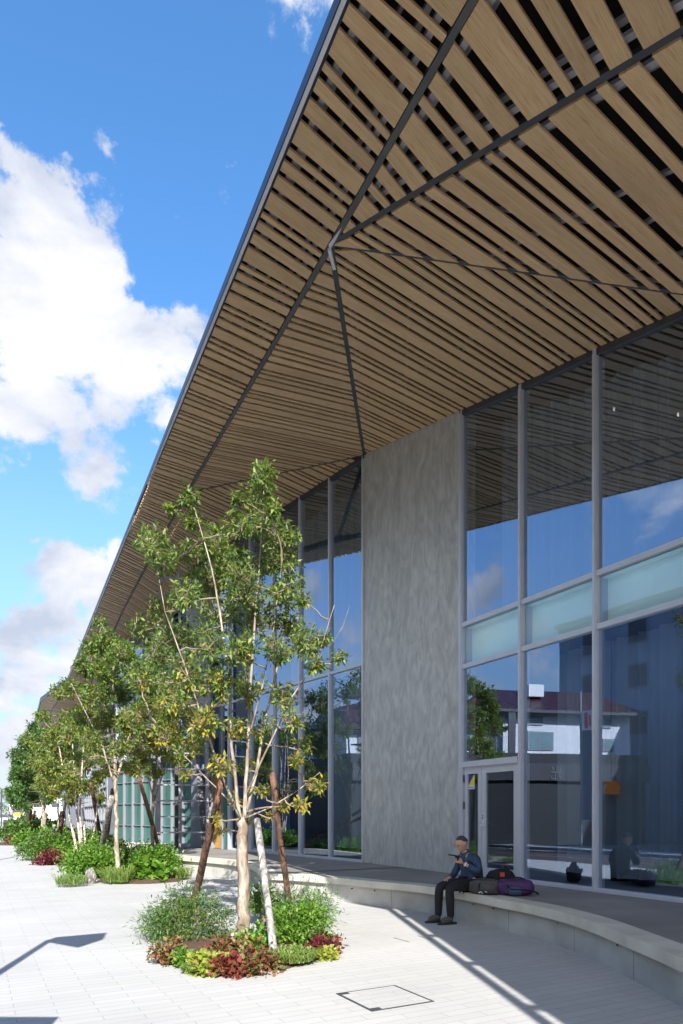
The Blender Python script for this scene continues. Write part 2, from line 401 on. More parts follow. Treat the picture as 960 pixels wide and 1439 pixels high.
z7=[(C3,C3),(RBL(450),facB(476)),(RB,facB(364)),(R(740),facB(300)),(R(860),fa),(R(935),fb),(R(965),fc)]
zones.append(('z7',z7,.8))
E=[P(95,958,45.6),P(57,985,53.4),P(47,1027,62)]
K=[P(108,967,46.5),P(91,975,50),P(76,993,53.5),P(60,1023,62.5)]
zones.append(('far1',[(E[0],K[0]),(lerp(E[0],E[1],.5),K[1]),(E[1],K[2]),(E[2],K[3])],.8))
zones.append(('far2',[(K[0],fc),(K[1],lerp(fc,fd,.5)),(K[2],fd),(K[3],P(112,1036,64))],.8))

def sample(corr):
    us=[0]
    for (a,b),(c,d) in zip(corr,corr[1:]):
        us.append(us[-1]+max(.5*((c-a).length+(d-b).length),1e-4) if False else us[-1]+max(((c-a).length*.5+(d-b).length*.5),1e-4))
    def f(u):
        u=max(0,min(us[-1],u))
        for i in range(len(us)-1):
            if u<=us[i+1]+1e-9:
                t=(u-us[i])/(us[i+1]-us[i])
                return lerp(corr[i][0],corr[i+1][0],t),lerp(corr[i][1],corr[i+1][1],t)
        return corr[-1]
    return f,us[-1]
WID=[.235,.070,.120,.155]; GAP=.076
def board(mb,A0,A1,B1,B0,th,off):
    up=Vector((0,0,th))
    La=((A0+A1)/2-(B0+B1)/2).length
    w=max((A1-A0).length,(B1-B0).length)
    ux=random.uniform(0,50); uy=random.uniform(0,50)
    uv=[(ux,uy),(ux,uy+w),(ux+La,uy+w),(ux+La,uy)]
    lo=[A0,A1,B1,B0]; hi=[p+up for p in lo]
    n=len(mb.v); mb.v+=[tuple(p) for p in lo+hi]
    def fc(ix,u): mb.f.append(tuple(n+i for i in ix)); mb.uv.append(u)
    fc((0,1,2,3),uv); fc((7,6,5,4),[uv[3],uv[2],uv[1],uv[0]])
    e=[(ux,uy),(ux+.05,uy),(ux+.05,uy+.03),(ux,uy+.03)]
    fc((0,4,5,1),e); fc((2,6,7,3),e)
    fc((1,5,6,2),[(ux,uy),(ux,uy+th),(ux+La,uy+th),(ux+La,uy)]); fc((3,7,4,0),[(ux,uy),(ux,uy+th),(ux+La,uy+th),(ux+La,uy)])

bld=empty('library_building','long building with slatted timber eaves, tall glazing and a trowelled concrete wall','building',(2.3,12.9,0))
roof=part((lambda m:(m.face([(9,30,10.9),(9.4,30,10.9),(9.4,30.4,10.9)]),m)[1])(MB()),'roof',M['black'],bld)
roofm=MB()
UPZ=.55
boards=MB(); bat=MB()
for name,corr,kf in zones:
    f,L=sample(corr)
    u=.03; i=random.randrange(4)
    far = name in('far1','far2')
    while u<L-.03:
        ks={'outer':1.12,'z12':1.28,'z23':1.48,'z34':1.2,'z5':1.1,'z6':1.0,'z7':1.0}.get(name,1.3)
        w=WID[i%4]*random.uniform(.96,1.04)*ks; i+=1
        u1=min(u+w,L-.01)
        A0,B0=f(u); A1,B1=f(u1)
        def ins(a,b,d):
            l=(b-a).length
            return a+(b-a)*min(.45,d/l) if l>1e-6 else a
        am=(A0+A1)/2; bm_=(B0+B1)/2
        if (am-bm_).length>.12:
            eA=.05; eB=.05 if name not in('z23','z34','z7') else .02
            if name=='outer': eA=.0
            board(boards,ins(A0,B0,eA),ins(A1,B1,eA),ins(B1,A1,eB),ins(B0,A0,eB),.03,0)
        u=u1+GAP*(ks*.9+.1)
    # roof plate above, follows the same surface
    n=max(6,int(L/1.0)); prs=[]
    for (a_,b_),(c_,e_) in zip(corr,corr[1:]):
        mm=max(1,int(((c_-a_).length+(e_-b_).length)/2))
        prs+=[(a_.lerp(c_,k/mm),b_.lerp(e_,k/mm)) for k in range(mm)]
    prs.append(corr[-1])
    for (A0,B0),(A1,B1) in zip(prs,prs[1:]):
        up=Vector((0,0,UPZ)); ua=Vector((0,0,.12)) if name in('outer','far1') else up; th_=Vector((0,0,.07))
        if name=='outer' and A0.y<4: continue
        roofm.hexa([A0+ua,A1+ua,B1+up,B0+up],[A0+ua+th_,A1+ua+th_,B1+up+th_*2,B0+up+th_*2])
    # battens running along the folds above the boards
    def strip(d0,d1,fromA,zz,th=.04):
        prev=None
        for k in range(n*2+1):
            A,B=f(L*k/(2*n)); 
            if (A-B).length<d1+.02: prev=None; continue
            if not fromA: A,B=B,A
            d=(B-A).normalized()
            a=A+d*d0+Vector((0,0,zz)); b=A+d*d1+Vector((0,0,zz))
            if prev: bat.hexa([prev[0],prev[1],b,a],[p+Vector((0,0,th)) for p in (prev[0],prev[1],b,a)])
            prev=(a,b)
    for fr in (True,False):
        if name in('z34','z23','z7') and not fr:
            strip(.10,.15,fr,.06); continue
        strip(.14,.21,fr,.05); strip(.235,.30,fr,.12)
    if name in('z34','z23','z7','z5'):
        strip(1.35,1.40,True,.06); strip(1.5,1.55,False,.07); strip(2.6,2.64,True,.06)
    if name=='outer': strip(.50,.54,True,.10)
# main roof body behind the facade
def add_back(pts_front, depth, dz=.55):
    for a,b in zip(pts_front,pts_front[1:]):
        a2=a+Vector((.8,.55,0)).normalized()*depth; b2=b+Vector((.8,.55,0)).normalized()*depth
        roofm.hexa([a+Vector((0,0,dz)),b+Vector((0,0,dz)),Vector((b2.x,b2.y,b.z+dz)),Vector((a2.x,a2.y,a.z+dz))],[a+Vector((0,0,dz+.2)),b+Vector((0,0,dz+.2)),Vector((b2.x,b2.y,b.z+dz+.2)),Vector((a2.x,a2.y,a.z+dz+.2))])
add_back([P(112,1036,64),fd,fb,fa,facB(300),C3,facA(650),facA(838),facA(1000),facA_s(17),facA_s(22)],16)
hp=[Vector((3.3,-4.6,6.34)),Vector((3.06,-4.55,6.31)),Vector((2.44,.77,7.18)),Vector((1.4,2.0,7.40)),eaveY(4.0)+Vector((0,0,.05))]  # unseen sloped cover and flat top, added to block sun leaks
hi=[Vector((4.0,-4.2,8.9)),Vector((3.6,-4.1,8.9)),Vector((3.0,1.0,8.9)),Vector((2.1,2.3,8.9)),Vector((1.3,4.2,8.9))]
for i in range(4):
    a,b,c_,e_=hp[i],hp[i+1],hi[i+1],hi[i]; roofm.hexa([a,b,c_,e_],[p+Vector((.02,0,.04)) for p in (a,b,c_,e_)])
roofm.hexa([hp[0],hi[0],Vector((18,-4.2,8.9)),Vector((18,-4.6,6.2))],[p+Vector((0,-.05,.05)) for p in (hp[0],hi[0],Vector((18,-4.2,8.9)),Vector((18,-4.6,6.2)))])
roofm.prism([(4.0,-4.2),(18,-4.2),(13,4),(5.5,8.2),(1.5,6.4),(1.3,4.2),(2.1,2.3),(3.0,1.0),(3.6,-4.1)],8.9,9.0)
soff=part(boards,'timber_soffit',M['wood'],roof); soff.parent=roof; 
part(bat,'batten',M['batten'],roof)
part(roofm,'roof_plate',M['black'],roof)
# fold strips
def ribbon(mb,pts,w,dz,th=.05):
    for a,b in zip(pts,pts[1:]):
        d=(b-a); s=Vector((-d.y,d.x,0)).normalized()*w/2; z=Vector((0,0,dz)); t=Vector((0,0,th))
        mb.hexa([a-s+z,b-s+z,b+s+z,a+s+z],[a-s+z+t,b-s+z+t,b+s+z+t,a+s+z+t])
fs=MB(); ribbon(fs,[RY(2.0)]+[R(y) for y in (-150,0,150,345,450,560,650,740,860,935,965)],.065,-.005); ribbon(fs,K,.10,-.01)
part(fs,'fold_strip',M['foldgrey'],roof)
fd_=MB(); ribbon(fd_,[NN,R2E,R2(1500)],.075,.015); ribbon(fd_,[NN,C3],.09,.012); ribbon(fd_,[NN,F3],.05,.01); ribbon(fd_,[C3,RB],.05,.012); ribbon(fd_,[C3,R(600)],.06,.012)
part(fd_,'fold_joint',M['aludark'],roof)
# folded flashing at the node
fl=MB(); a=NN; z=Vector((0,0,-.012))
d1=(R(300)-NN).normalized(); d4=(C3-NN).normalized(); d2=(R2E-NN).normalized(); d5=(R(420)-NN).normalized()
fl.hexa([a+z-d1*.10+d2*.03,a+z+d1*.12+d2*.03,a+z+d1*.36-d2*.0,a+z+d1*.10-d2*.09],[p+Vector((0,0,.01)) for p in (a+z-d1*.10+d2*.03,a+z+d1*.12+d2*.03,a+z+d1*.36-d2*.0,a+z+d1*.10-d2*.09)])
fl.tube([a+z+d5*.05,a+z+d4*.45],.03,4)
part(fl,'node_flashing',M['gutter'],roof)
# eave edge beam, gutter and outer trim
epts=[Vector((3.3,-4.6,6.27)),Vector((3.06,-4.55,6.27)),Vector((2.44,.77,7.14)),Vector((1.4,2.0,7.36))]+[eaveY(y) for y in (5.0,8,11,14,17,19.1,24,30,38)]+[E[0],E[1],E[2],P(112,1036,64)]
def offs(pts,d):
    out=[]
    for i,p in enumerate(pts):
        t=(pts[min(i+1,len(pts)-1)]-pts[max(i-1,0)]); n=Vector((-t.y,t.x,0)).normalized()   # left of travel = outward
        out.append(p+n*d)
    return out
def band(mb,d0,d1,z0,z1,pts=epts):
    a=offs(pts,d0); b=offs(pts,d1)
    for i in range(len(a)-1):
        mb.hexa([a[i]+Vector((0,0,z0)),a[i+1]+Vector((0,0,z0)),b[i+1]+Vector((0,0,z0)),b[i]+Vector((0,0,z0))],[a[i]+Vector((0,0,z1)),a[i+1]+Vector((0,0,z1)),b[i+1]+Vector((0,0,z1)),b[i]+Vector((0,0,z1))])
evis=epts[4:]; ehid=epts[:5]   # unseen end: gap widened to throw a light slit on the paving
m=MB(); band(m,-.012,.008,-.01,.27,evis); band(m,-.06,.02,-.015,.06,ehid); part(m,'eave_beam',M['navy'],roof)
m=MB(); band(m,.014,.050,-.01,.05,evis); band(m,.085,.155,.02,.08,ehid); part(m,'gutter',M['gutter'],roof)
m=MB(); band(m,.050,.060,.0,.08,evis); band(m,.155,.20,.0,.11,ehid); part(m,'gutter_trim',M['navy'],roof)
for a,b in zip(epts,epts[1:]):
    n=max(1,int((b-a).length/1.15)); t=(b-a).normalized(); nn=Vector((-t.y,t.x,0)).normalized()
    for k in range(n):
        p=a+(b-a)*((k+.5)/n)
        d0_,d1__=(.02,.086) if p.y<5 else (.006,.016)
        if p.y>26: continue
        m=MB(); m.hexa([p-t*.05+nn*d0_,p+t*.05+nn*d0_,p+t*.05+nn*d1__,p-t*.05+nn*d1__],[q+Vector((0,0,.05)) for q in (p-t*.05+nn*d0_,p+t*.05+nn*d0_,p+t*.05+nn*d1__,p-t*.05+nn*d1__)])
        part(m,'gutter_bracket',M['navy'],roof)

# ------------------------------------------------------------------ concrete wall
DK=.44
def slab_top(mb,O,du,dv,u0,u1,v0,v1,z0,ztf):
    def q(u,v,z): return Vector((O.x+du.x*u+dv.x*v,O.y+du.y*u+dv.y*v,z))
    mb.hexa([q(u0,v0,z0),q(u1,v0,z0),q(u1,v1,z0),q(u0,v1,z0)],[q(u0,v0,ztf(u0)),q(u1,v0,ztf(u1)),q(u1,v1,ztf(u1)),q(u0,v1,ztf(u0))])
m=MB(); m.obox(OA,dA,nA,.0,3.62,-.35,.0,DK,5.19); slab_top(m,OA,dA,nA,.0,3.62,-.35,.0,5.205,lambda s:zA(s)+.1)
m.obox(OA,dA,nA,.0,3.62,-.34,-.004,5.185,5.21)
part(m,'concrete_wall',M['trowel'],bld)
# edge cap strip at top of facade
def topstrip(O,du,dv,u0,u1,zf,n=8):
    m=MB()
    for k in range(n):
        a=u0+(u1-u0)*k/n; b=u0+(u1-u0)*(k+1)/n
        def q(u,v,z): return Vector((O.x+du.x*u+dv.x*v,O.y+du.y*u+dv.y*v,z))
        m.hexa([q(a,-.08,zf(a)-.09),q(b,-.08,zf(b)-.09),q(b,.035,zf(b)-.09),q(a,.035,zf(a)-.09)],[q(a,-.08,zf(a)+.05),q(b,-.08,zf(b)+.05),q(b,.035,zf(b)+.05),q(a,.035,zf(a)+.05)])
    return m
part(topstrip(OA,dA,nA,3.62,24,zA,14),'head_rail',M['aludark'],bld)
part(topstrip(OA,dB,nB,.0,9.8,zB),'head_rail',M['aludark'],bld)

def win(O,du,dv,u0,u1,z0,z1,fw=.030,mat='glass',zt=None,frame='alu',ft=.045,skipb=False):
    """one framed pane = window part > pane"""
    zt=zt or (lambda u:z1)
    m=MB()
    m.obox(O,du,dv,u0,u0+fw,-.10,ft,z0,min(zt(u0),zt(u0+fw)))
    m.obox(O,du,dv,u1-fw,u1,-.10,ft,z0,min(zt(u1),zt(u1-fw)))
    if not skipb: m.obox(O,du,dv,u0+fw,u1-fw,-.09,ft-.012,z0,z0+fw*1.3)
    if z1: m.obox(O,du,dv,u0+fw,u1-fw,-.09,ft-.012,z1-fw*1.3,z1)
    w=part(m,'window',M[frame],bld)
    def q(u,v,z): return Vector((O.x+du.x*u+dv.x*v,O.y+du.y*u+dv.y*v,z))
    g=MB(); g.face([q(u0+fw*.5,-.02,z0+.01),q(u1-fw*.5,-.02,z0+.01),q(u1-fw*.5,-.02,(zt(u1) if z1 is None else z1)-.01),q(u0+fw*.5,-.02,(zt(u0) if z1 is None else z1)-.01)])
    p=g.build('pane',M[mat],w); return w
# facade A bays
sA=[3.66,5.24,6.80,8.36,9.92,11.48,13.04,14.6,16.2,17.8,19.4]
Z1,Z2=5.15,4.36
for i,(a,b) in enumerate(zip(sA,sA[1:])):
    win(OA,dA,nA,a,b,Z1,None,zt=zA)
    win(OA,dA,nA,a,b,Z2,Z1-.002,mat='spglass')
    # spandrel niche behind the middle pane
    m=MB()
    def q(u,v,z): return Vector((OA.x+dA.x*u+nA.x*v,OA.y+dA.y*u+nA.y*v,z))
    m.face([q(a+.03,-.20,Z2),q(b-.03,-.20,Z2),q(b-.03,-.20,Z1),q(a+.03,-.20,Z1)]); m.face([q(a+.03,-.20,Z2+.01),q(b-.03,-.20,Z2+.01),q(b-.03,-.04,Z2+.01),q(a+.03,-.04,Z2+.01)])
    m.face([q(a+.03,-.20,Z1-.06),q(b-.03,-.20,Z1-.06),q(b-.03,-.04,Z1-.06),q(a+.03,-.04,Z1-.06)])
    sp=part(m,'spandrel_panel',M['spandrel'],bld)
    for u_ in (a+.03,b-.045):
        m=MB(); m.obox(OA,dA,nA,u_,u_+.015,-.195,-.05,Z2+.02,Z1-.07); m.build('spandrel_side',M['spside'],sp)
    if i==0:
        win(OA,dA,nA,a,b,2.53,Z2-.002)
        m=MB(); m.obox(OA,dA,nA,a+.03,b-.03,-.10,.075,2.46,2.56); part(m,'door_head',M['alu'],bld)
    else:
        win(OA,dA,nA,a,b,DK+.02,Z2-.002)
# sill
m=MB(); m.obox(OA,dA,nA,5.24,19.4,-.12,.07,DK,DK+.045); part(m,'sill',M['alu'],bld)
m=MB(); m.obox(OA,dB,nB,0,7.0,-.12,.06,DK,DK+.05); part(m,'sill',M['alu'],bld)
# door pair
def leafdoor(a,b,fw,hinge_left):
    m=MB(); z0,z1=DK+.015,2.46
    m.obox(OA,dA,nA,a,a+fw,-.06,.0,z0,z1); m.obox(OA,dA,nA,b-fw,b,-.06,.0,z0,z1)
    m.obox(OA,dA,nA,a+fw,b-fw,-.06,.0,z0,z0+.17); m.obox(OA,dA,nA,a+fw,b-fw,-.06,.0,z1-.13,z1)
    d=part(m,'door',M['alu'],bld)
    g=MB()
    def q(u,v,z): return Vector((OA.x+dA.x*u+nA.x*v,OA.y+dA.y*u+nA.y*v,z))
    g.face([q(a+fw,-.03,z0+.17),q(b-fw,-.03,z0+.17),q(b-fw,-.03,z1-.13),q(a+fw,-.03,z1-.13)]); g.build('pane',M['glassd'],d).location=(0,0,0)
    for zz in (.75,1.75,2.25):
        h=MB(); u=a-.012 if hinge_left else b-.012
        h.obox(OA,dA,nA,u,u+.028,-.01,.02,zz-.07,zz+.07); h.build('hinge',M['aludark'],d)
    return d
d1_=leafdoor(3.72,4.20,.09,True)
d2_=leafdoor(4.21,5.16,.115,False)
h=MB()
h.obox(OA,dA,nA,4.23,4.28,.0,.012,1.42,1.60); h.obox(OA,dA,nA,4.24,4.27,.012,.06,1.38,1.40); h.obox(OA,dA,nA,4.24,4.38,.05,.07,1.375,1.40)
h.build('handle',M['gutter'],d2_)
h=MB(); h.obox(OA,dA,nA,4.24,4.27,.012,.016,1.50,1.53); h.obox(OA,dA,nA,4.24,4.27,.012,.016,1.55,1.575); h.build('lock',M['aludark'],d2_)
M['stick_y']=simple('yellow_sticker',(.80,.66,.03),.4,0,.02,3); M['stick_b']=simple('blue_sticker',(.02,.05,.32),.4,0,.02,3); M['stick_w']=simple('white_sticker',(.72,.75,.78),.4,0,.02,3)
def q(u,v,z): return Vector((OA.x+dA.x*u+nA.x*v,OA.y+dA.y*u+nA.y*v,z))
st=MB(); st.face([q(3.82,-.024,2.31),q(3.99,-.024,2.31),q(3.99,-.024,2.12),q(3.82,-.024,2.12)]); st.build('sticker',M['stick_y'],d1_)
st=MB(); st.face([q(3.82,-.022,2.31),q(3.97,-.022,2.31),q(3.82,-.022,2.13)]); st.build('sticker',M['stick_b'],d1_)
st=MB(); st.face([q(3.82,-.021,2.12),q(3.99,-.021,2.12),q(3.99,-.021,2.05),q(3.82,-.021,2.05)]); st.build('sticker',M['stick_w'],d1_)
st=MB()
for k in range(4): st.face([q(3.84+.035*k,-.019,2.10),q(3.86+.035*k,-.019,2.10),q(3.86+.035*k,-.019,2.07),q(3.84+.035*k,-.019,2.07)])
st.build('sticker_text',M['stick_b'],d1_)
# door jamb frame
for a_,b_ in ((3.667,3.705),(5.175,5.212)):
    m=MB(); m.obox(OA,dA,nA,a_,b_,-.10,.05,DK,2.46); part(m,'door_frame',M['alu'],bld)
# main mullions of A (proud)
for s in sA[1:]:
    m=MB(); m.obox(OA,dA,nA,s-.021,s+.021,-.16,.065,DK,zA(s)-.08); part(m,'mullion',M['alu'],bld)
m=MB(); m.obox(OA,dA,nA,3.62,3.665,-.16,.06,DK,zA(3.64)-.08); part(m,'mullion',M['alu'],bld)
# facade B bays
sB=[.02,1.40,2.80,4.20,5.60,7.0,8.4,9.8]
for i,(a,b) in enumerate(zip(sB,sB[1:])):
    win(OA,dB,nB,a,b,5.13,None,zt=zB,fw=.024)
    if i<5: win(OA,dB,nB,a,b,DK+.03,5.128,fw=.024)
    else: win(OA,dB,nB,a,b,2.9,5.128,fw=.024)
for s in sB:
    m=MB(); m.obox(OA,dB,nB,s-.028,s+.028,-.14,.05,DK,zB(s)-.08); part(m,'mullion',M['alu'],bld)
# entrance side: teal lights, amber timber panel, leaning grey fin
m=MB(); m.obox(OA,dB,nB,7.03,7.5,-.05,-.03,DK,2.88); part(m,'teal_glazing',M['teal'],bld)
m=MB(); m.obox(OA,dB,nB,7.5,8.25,-.12,-.08,DK,1.7); m.obox(OA,dB,nB,7.5,8.25,-.12,-.08,1.74,3.6); part(m,'timber_panel',M['amber'],bld)
for a_,b_ in ((7.48,7.53),(8.25,8.3)):
    m=MB(); m.obox(OA,dB,nB,a_,b_,-.1,.04,DK,5.1); part(m,'door_frame',M['grey'],bld)
m=MB(); m.obox(OA,dB,nB,8.3,8.75,-.05,-.03,DK,4.2); part(m,'teal_glazing',M['teal'],bld)
def qB(u,v,z): return Vector((OA.x+dB.x*u+nB.x*v,OA.y+dB.y*u+nB.y*v,z))
m=MB(); m.hexa([qB(8.8,-.3,DK),qB(9.75,-.3,DK),qB(9.75,.12,DK),qB(8.8,.12,DK)],[qB(9.45,-.3,4.6),qB(9.6,-.3,4.6),qB(9.6,.12,4.6),qB(9.45,.12,4.6)]); part(m,'leaning_fin',M['grey'],bld)
# return wall and long rear facade
P1=qB(9.8,0,0); P2=Vector((-4.9,27.6,0)); P3=Vector((-11.5,34.9,0)); P4=Vector((-21.3,56.7,0)); P5=Vector((-27,66,0))
def seg(Pa,Pb):
    d=(Pb-Pa); L=d.length; d.normalize(); n=Vector((-d.y,d.x,0))   # left of travel
    return Pa,d,n,L
O,d,n,L=seg(P1,P2)
for k in range(3):
    win(O,d,n,L*k/3,L*(k+1)/3,DK,5.1); win(O,d,n,L*k/3,L*(k+1)/3,5.12,10.3,zt=None)
O,d,n,L=seg(P2,P3)
nb=10
for k in range(nb):
    a=L*k/nb; b=L*(k+1)/nb
    win(O,d,n,a,b,.02,4.1,fw=.025,mat='teal',frame='grey',ft=.03)
    win(O,d,n,a,b,4.12,10.3,fw=.025,frame='alu')
    m=MB(); m.obox(O,d,n,a-.035,a+.035,.03,.10,.0,4.1); part(m,'glass_fin',M['grey'],bld)
m=MB(); m.obox(O,d,n,0,L,-.03,.45,4.1,4.25)
for zz in (1.0,2.05,3.1): m.obox(O,d,n,0,L,-.01,.05,zz,zz+.03)
for zz in (5.3,6.5,7.7): m.obox(O,d,n,0,L,-.01,.12,zz,zz+.06)
part(m,'transom',M['grey'],bld)
O,d,n,L=seg(P3,P4)
m=MB(); m.obox(O,d,n,0,4.6,-.3,.0,0,10.3); part(m,'grey_wall',M['grey'],bld)
for k in range(9):
    a=4.6+(L-4.6)*k/9; b=4.6+(L-4.6)*(k+1)/9
    win(O,d,n,a,b,.02,4.1,fw=.05,frame='grey',mat='teal'); win(O,d,n,a,b,4.12,10.3,fw=.05,frame='grey')
m=MB()
for zz in (1.1,2.1,3.1,4.05,5.2,6.4,7.6,8.8): m.obox(O,d,n,4.6,L,-.01,.08,zz,zz+.07)
part(m,'transom',M['grey'],bld)
O,d,n,L=seg(P4,P5)
m=MB(); m.obox(O,d,n,0,L,-.3,.0,0,9.4); part(m,'grey_wall',M['grey'],bld)
# horizontal-bar screen at the entrance
scr=empty('bar_screen','tall grey steel screen with horizontal bars at the entrance recess','screen',(-5.5,22.3,.44))
S0=Vector((-6.05,22.3,0)); S1=Vector((-4.47,22.75,0)); O,d,n,L=seg(S0,S1)
m=MB(); m.obox(O,d,n,-.04,.13,-.06,.08,DK,7.3); part(m,'post',M['grey'],scr)
m=MB(); m.obox(O,d,n,.70,.78,-.05,.05,DK,9.6); part(m,'post',M['grey'],scr)
m=MB(); m.obox(O,d,n,.02,.10,.95,1.05,DK,4.0); part(m,'dark_post',M['aludark'],scr)
m=MB(); m.obox(O,d,n,.60,.80,.35,.5,DK,5.0); part(m,'dark_post',M['aludark'],scr)
m=MB(); zz=.95
while zz<9.3:
    m.obox(O,d,n,.0,L+.1,-.16,.10,zz,zz+.045); zz+=.52
part(m,'bar',M['grey'],scr)
m=MB(); m.obox(O,d,n,L-.05,L+.02,-.3,.3,DK,6.8); m.obox(O,d,n,.9,L,-.9,-.85,4.5,8.5); part(m,'side_panel',M['grey'],scr)

# interior
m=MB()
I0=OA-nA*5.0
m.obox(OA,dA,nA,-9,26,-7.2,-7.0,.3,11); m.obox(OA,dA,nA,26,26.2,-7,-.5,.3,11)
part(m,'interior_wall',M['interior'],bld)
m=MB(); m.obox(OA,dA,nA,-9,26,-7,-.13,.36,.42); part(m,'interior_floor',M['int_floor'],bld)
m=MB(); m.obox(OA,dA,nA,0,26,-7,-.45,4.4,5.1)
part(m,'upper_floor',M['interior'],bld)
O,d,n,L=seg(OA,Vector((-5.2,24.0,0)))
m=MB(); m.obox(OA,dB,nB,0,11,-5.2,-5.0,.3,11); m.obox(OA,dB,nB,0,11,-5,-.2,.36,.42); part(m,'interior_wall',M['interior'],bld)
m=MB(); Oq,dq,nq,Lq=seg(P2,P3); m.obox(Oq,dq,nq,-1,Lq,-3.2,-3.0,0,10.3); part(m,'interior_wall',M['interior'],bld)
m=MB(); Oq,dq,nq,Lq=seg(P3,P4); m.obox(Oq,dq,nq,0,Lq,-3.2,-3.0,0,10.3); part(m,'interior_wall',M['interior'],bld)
def curtain(O,du,dv,u0,u1,z0f,z1,v,step=.03,seed=1):
    m=MB(); r=random.Random(seed); a,b,c=[r.uniform(0,6) for _ in range(3)]
    us=np.arange(u0,u1,step); prev=None
    for u in us:
        w=v+.06*math.sin(u*17+a+1.3*math.sin(u*2.1))+.035*math.sin(u*31+b)+.05*math.sin(u*3.7+c)
        p0=Vector((O.x+du.x*u+dv.x*w,O.y+du.y*u+dv.y*w,z0f(u))); p1=Vector((O.x+du.x*u+dv.x*w,O.y+du.y*u+dv.y*w,z1(u) if callable(z1) else z1))
        if prev: m.face([prev[0],p0,p1,prev[1]])
        prev=(p0,p1)
    return m
part(curtain(OA,dA,nA,5.35,14,lambda u:.62+.04*math.sin(u*1.7),4.34,-.75),'curtain',M['curtain'],bld,smooth=True)
part(curtain(OA,dA,nA,3.8,14,lambda u:5.2,lambda u:zA(u)-.05,-.8,seed=3),'curtain',M['curtain'],bld,smooth=True)
part(curtain(OA,dB,nB,.2,4.3,lambda u:5.2,9.9,-.7,seed=5),'curtain',M['curtain'],bld,smooth=True)
part(curtain(OA,dB,nB,.9,2.4,lambda u:.7,4.9,-.7,seed=6),'curtain',M['curtain'],bld,smooth=True)
# pendant lamp and seats inside
M['lampglow']=mat_emit('pendant_glow',(1,.42,.12),.06)
lp=q(6.55,-.62,2.0)
pl=empty('pendant_lamp','orange glowing drum pendant lamp hanging behind the glass','lamp',lp)
m=MB(); m.tube([lp-Vector((0,0,.10)),lp+Vector((0,0,.04)),lp+Vector((0,0,.10))],[.13,.12,.08],18); part(m,'lamp_shade',M['lampglow'],pl)
m=MB(); m.tube([lp+Vector((0,0,.13)),lp+Vector((0,0,2.3))],.008,6); part(m,'cord',M['aludark'],pl)
M['spot']=mat_emit('spot_glow',(1,.9,.7),3)
for k,(px,py) in enumerate([(863,577),(953,585)]):
    d_=Vector(((px-480)/F,1,(HZ-py)/F)); t=(9.267+1.1*1.137)/(d_.x+.542); pp=Vector((d_.x*t,t,EYE+d_.z*t))
    m=MB(); m.tube([pp,pp+Vector((0,0,.05))],.011,8); o=m.build('ceiling_spot',M['spot']); tag(o,['small lit ceiling spot behind the upper glass, left one','small lit ceiling spot behind the upper glass near right frame edge'][k],'light','ceiling spots behind the upper glass')
# ------------------------------------------------------------------ concrete bench / terrace
lipXD=[(2.9,-12),(3.6,-6),(3.3,-1),(2.95,2.0),(2.76,4.2),(2.73,5.45),(2.73,5.915),(2.71,6.54),(2.68,7.335),(2.57,8.06),(2.365,8.72),(2.166,9.15),(1.837,9.955),(1.46,10.69),(1.03,11.23),(.53,11.66),(0,12.22),(-.50,12.60),(-.917,12.90),(-1.25,13.03),(-1.46,13.05),(-1.57,13.25),(-1.70,14.1),(-2.03,15.4),(-2.39,16.2),(-2.85,16.9),(-3.55,17.65),(-4.4,18.5),(-5.12,19.5),(-5.7,20.7),(-6.3,22.2)]
def smoothpoly(pts,n=4):
    out=[]
    for i in range(len(pts)-1):
        p0=pts[max(i-1,0)];p1=pts[i];p2=pts[i+1];p3=pts[min(i+2,len(pts)-1)]
        for k in range(n):
            t=k/n
            out.append(tuple(.5*((2*p1[j])+(-p0[j]+p2[j])*t+(2*p0[j]-5*p1[j]+4*p2[j]-p3[j])*t*t+(-p0[j]+3*p1[j]-3*p2[j]+p3[j])*t**3) for j in range(2)))
    out.append(pts[-1]); return out
lip=[Vector((x,y,0)) for x,y in smoothpoly(lipXD)]
def inset(pts,d):
    out=[]
    for i,p in enumerate(pts):
        t=(pts[min(i+1,len(pts)-1)]-pts[max(i-1,0)]); nn=Vector((t.y,-t.x,0)).normalized(); out.append(p+nn*d)
    return out
bench=empty('concrete_bench','long curved concrete bench and terrace along the glass front','bench',(1.8,10.0,0))
inn=inset(lip,.12); inn2=inset(lip,.16); inn6=inset(lip,.05)
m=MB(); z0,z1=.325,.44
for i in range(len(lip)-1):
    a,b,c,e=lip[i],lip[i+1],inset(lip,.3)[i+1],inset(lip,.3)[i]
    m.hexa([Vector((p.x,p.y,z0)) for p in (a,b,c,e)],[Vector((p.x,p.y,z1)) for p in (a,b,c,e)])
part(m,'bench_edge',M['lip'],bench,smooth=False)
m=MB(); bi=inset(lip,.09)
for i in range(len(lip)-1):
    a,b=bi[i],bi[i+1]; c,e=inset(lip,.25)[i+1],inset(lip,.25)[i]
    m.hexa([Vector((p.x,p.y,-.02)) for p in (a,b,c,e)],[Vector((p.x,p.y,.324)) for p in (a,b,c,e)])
part(m,'bench_wall',M['riser'],bench)
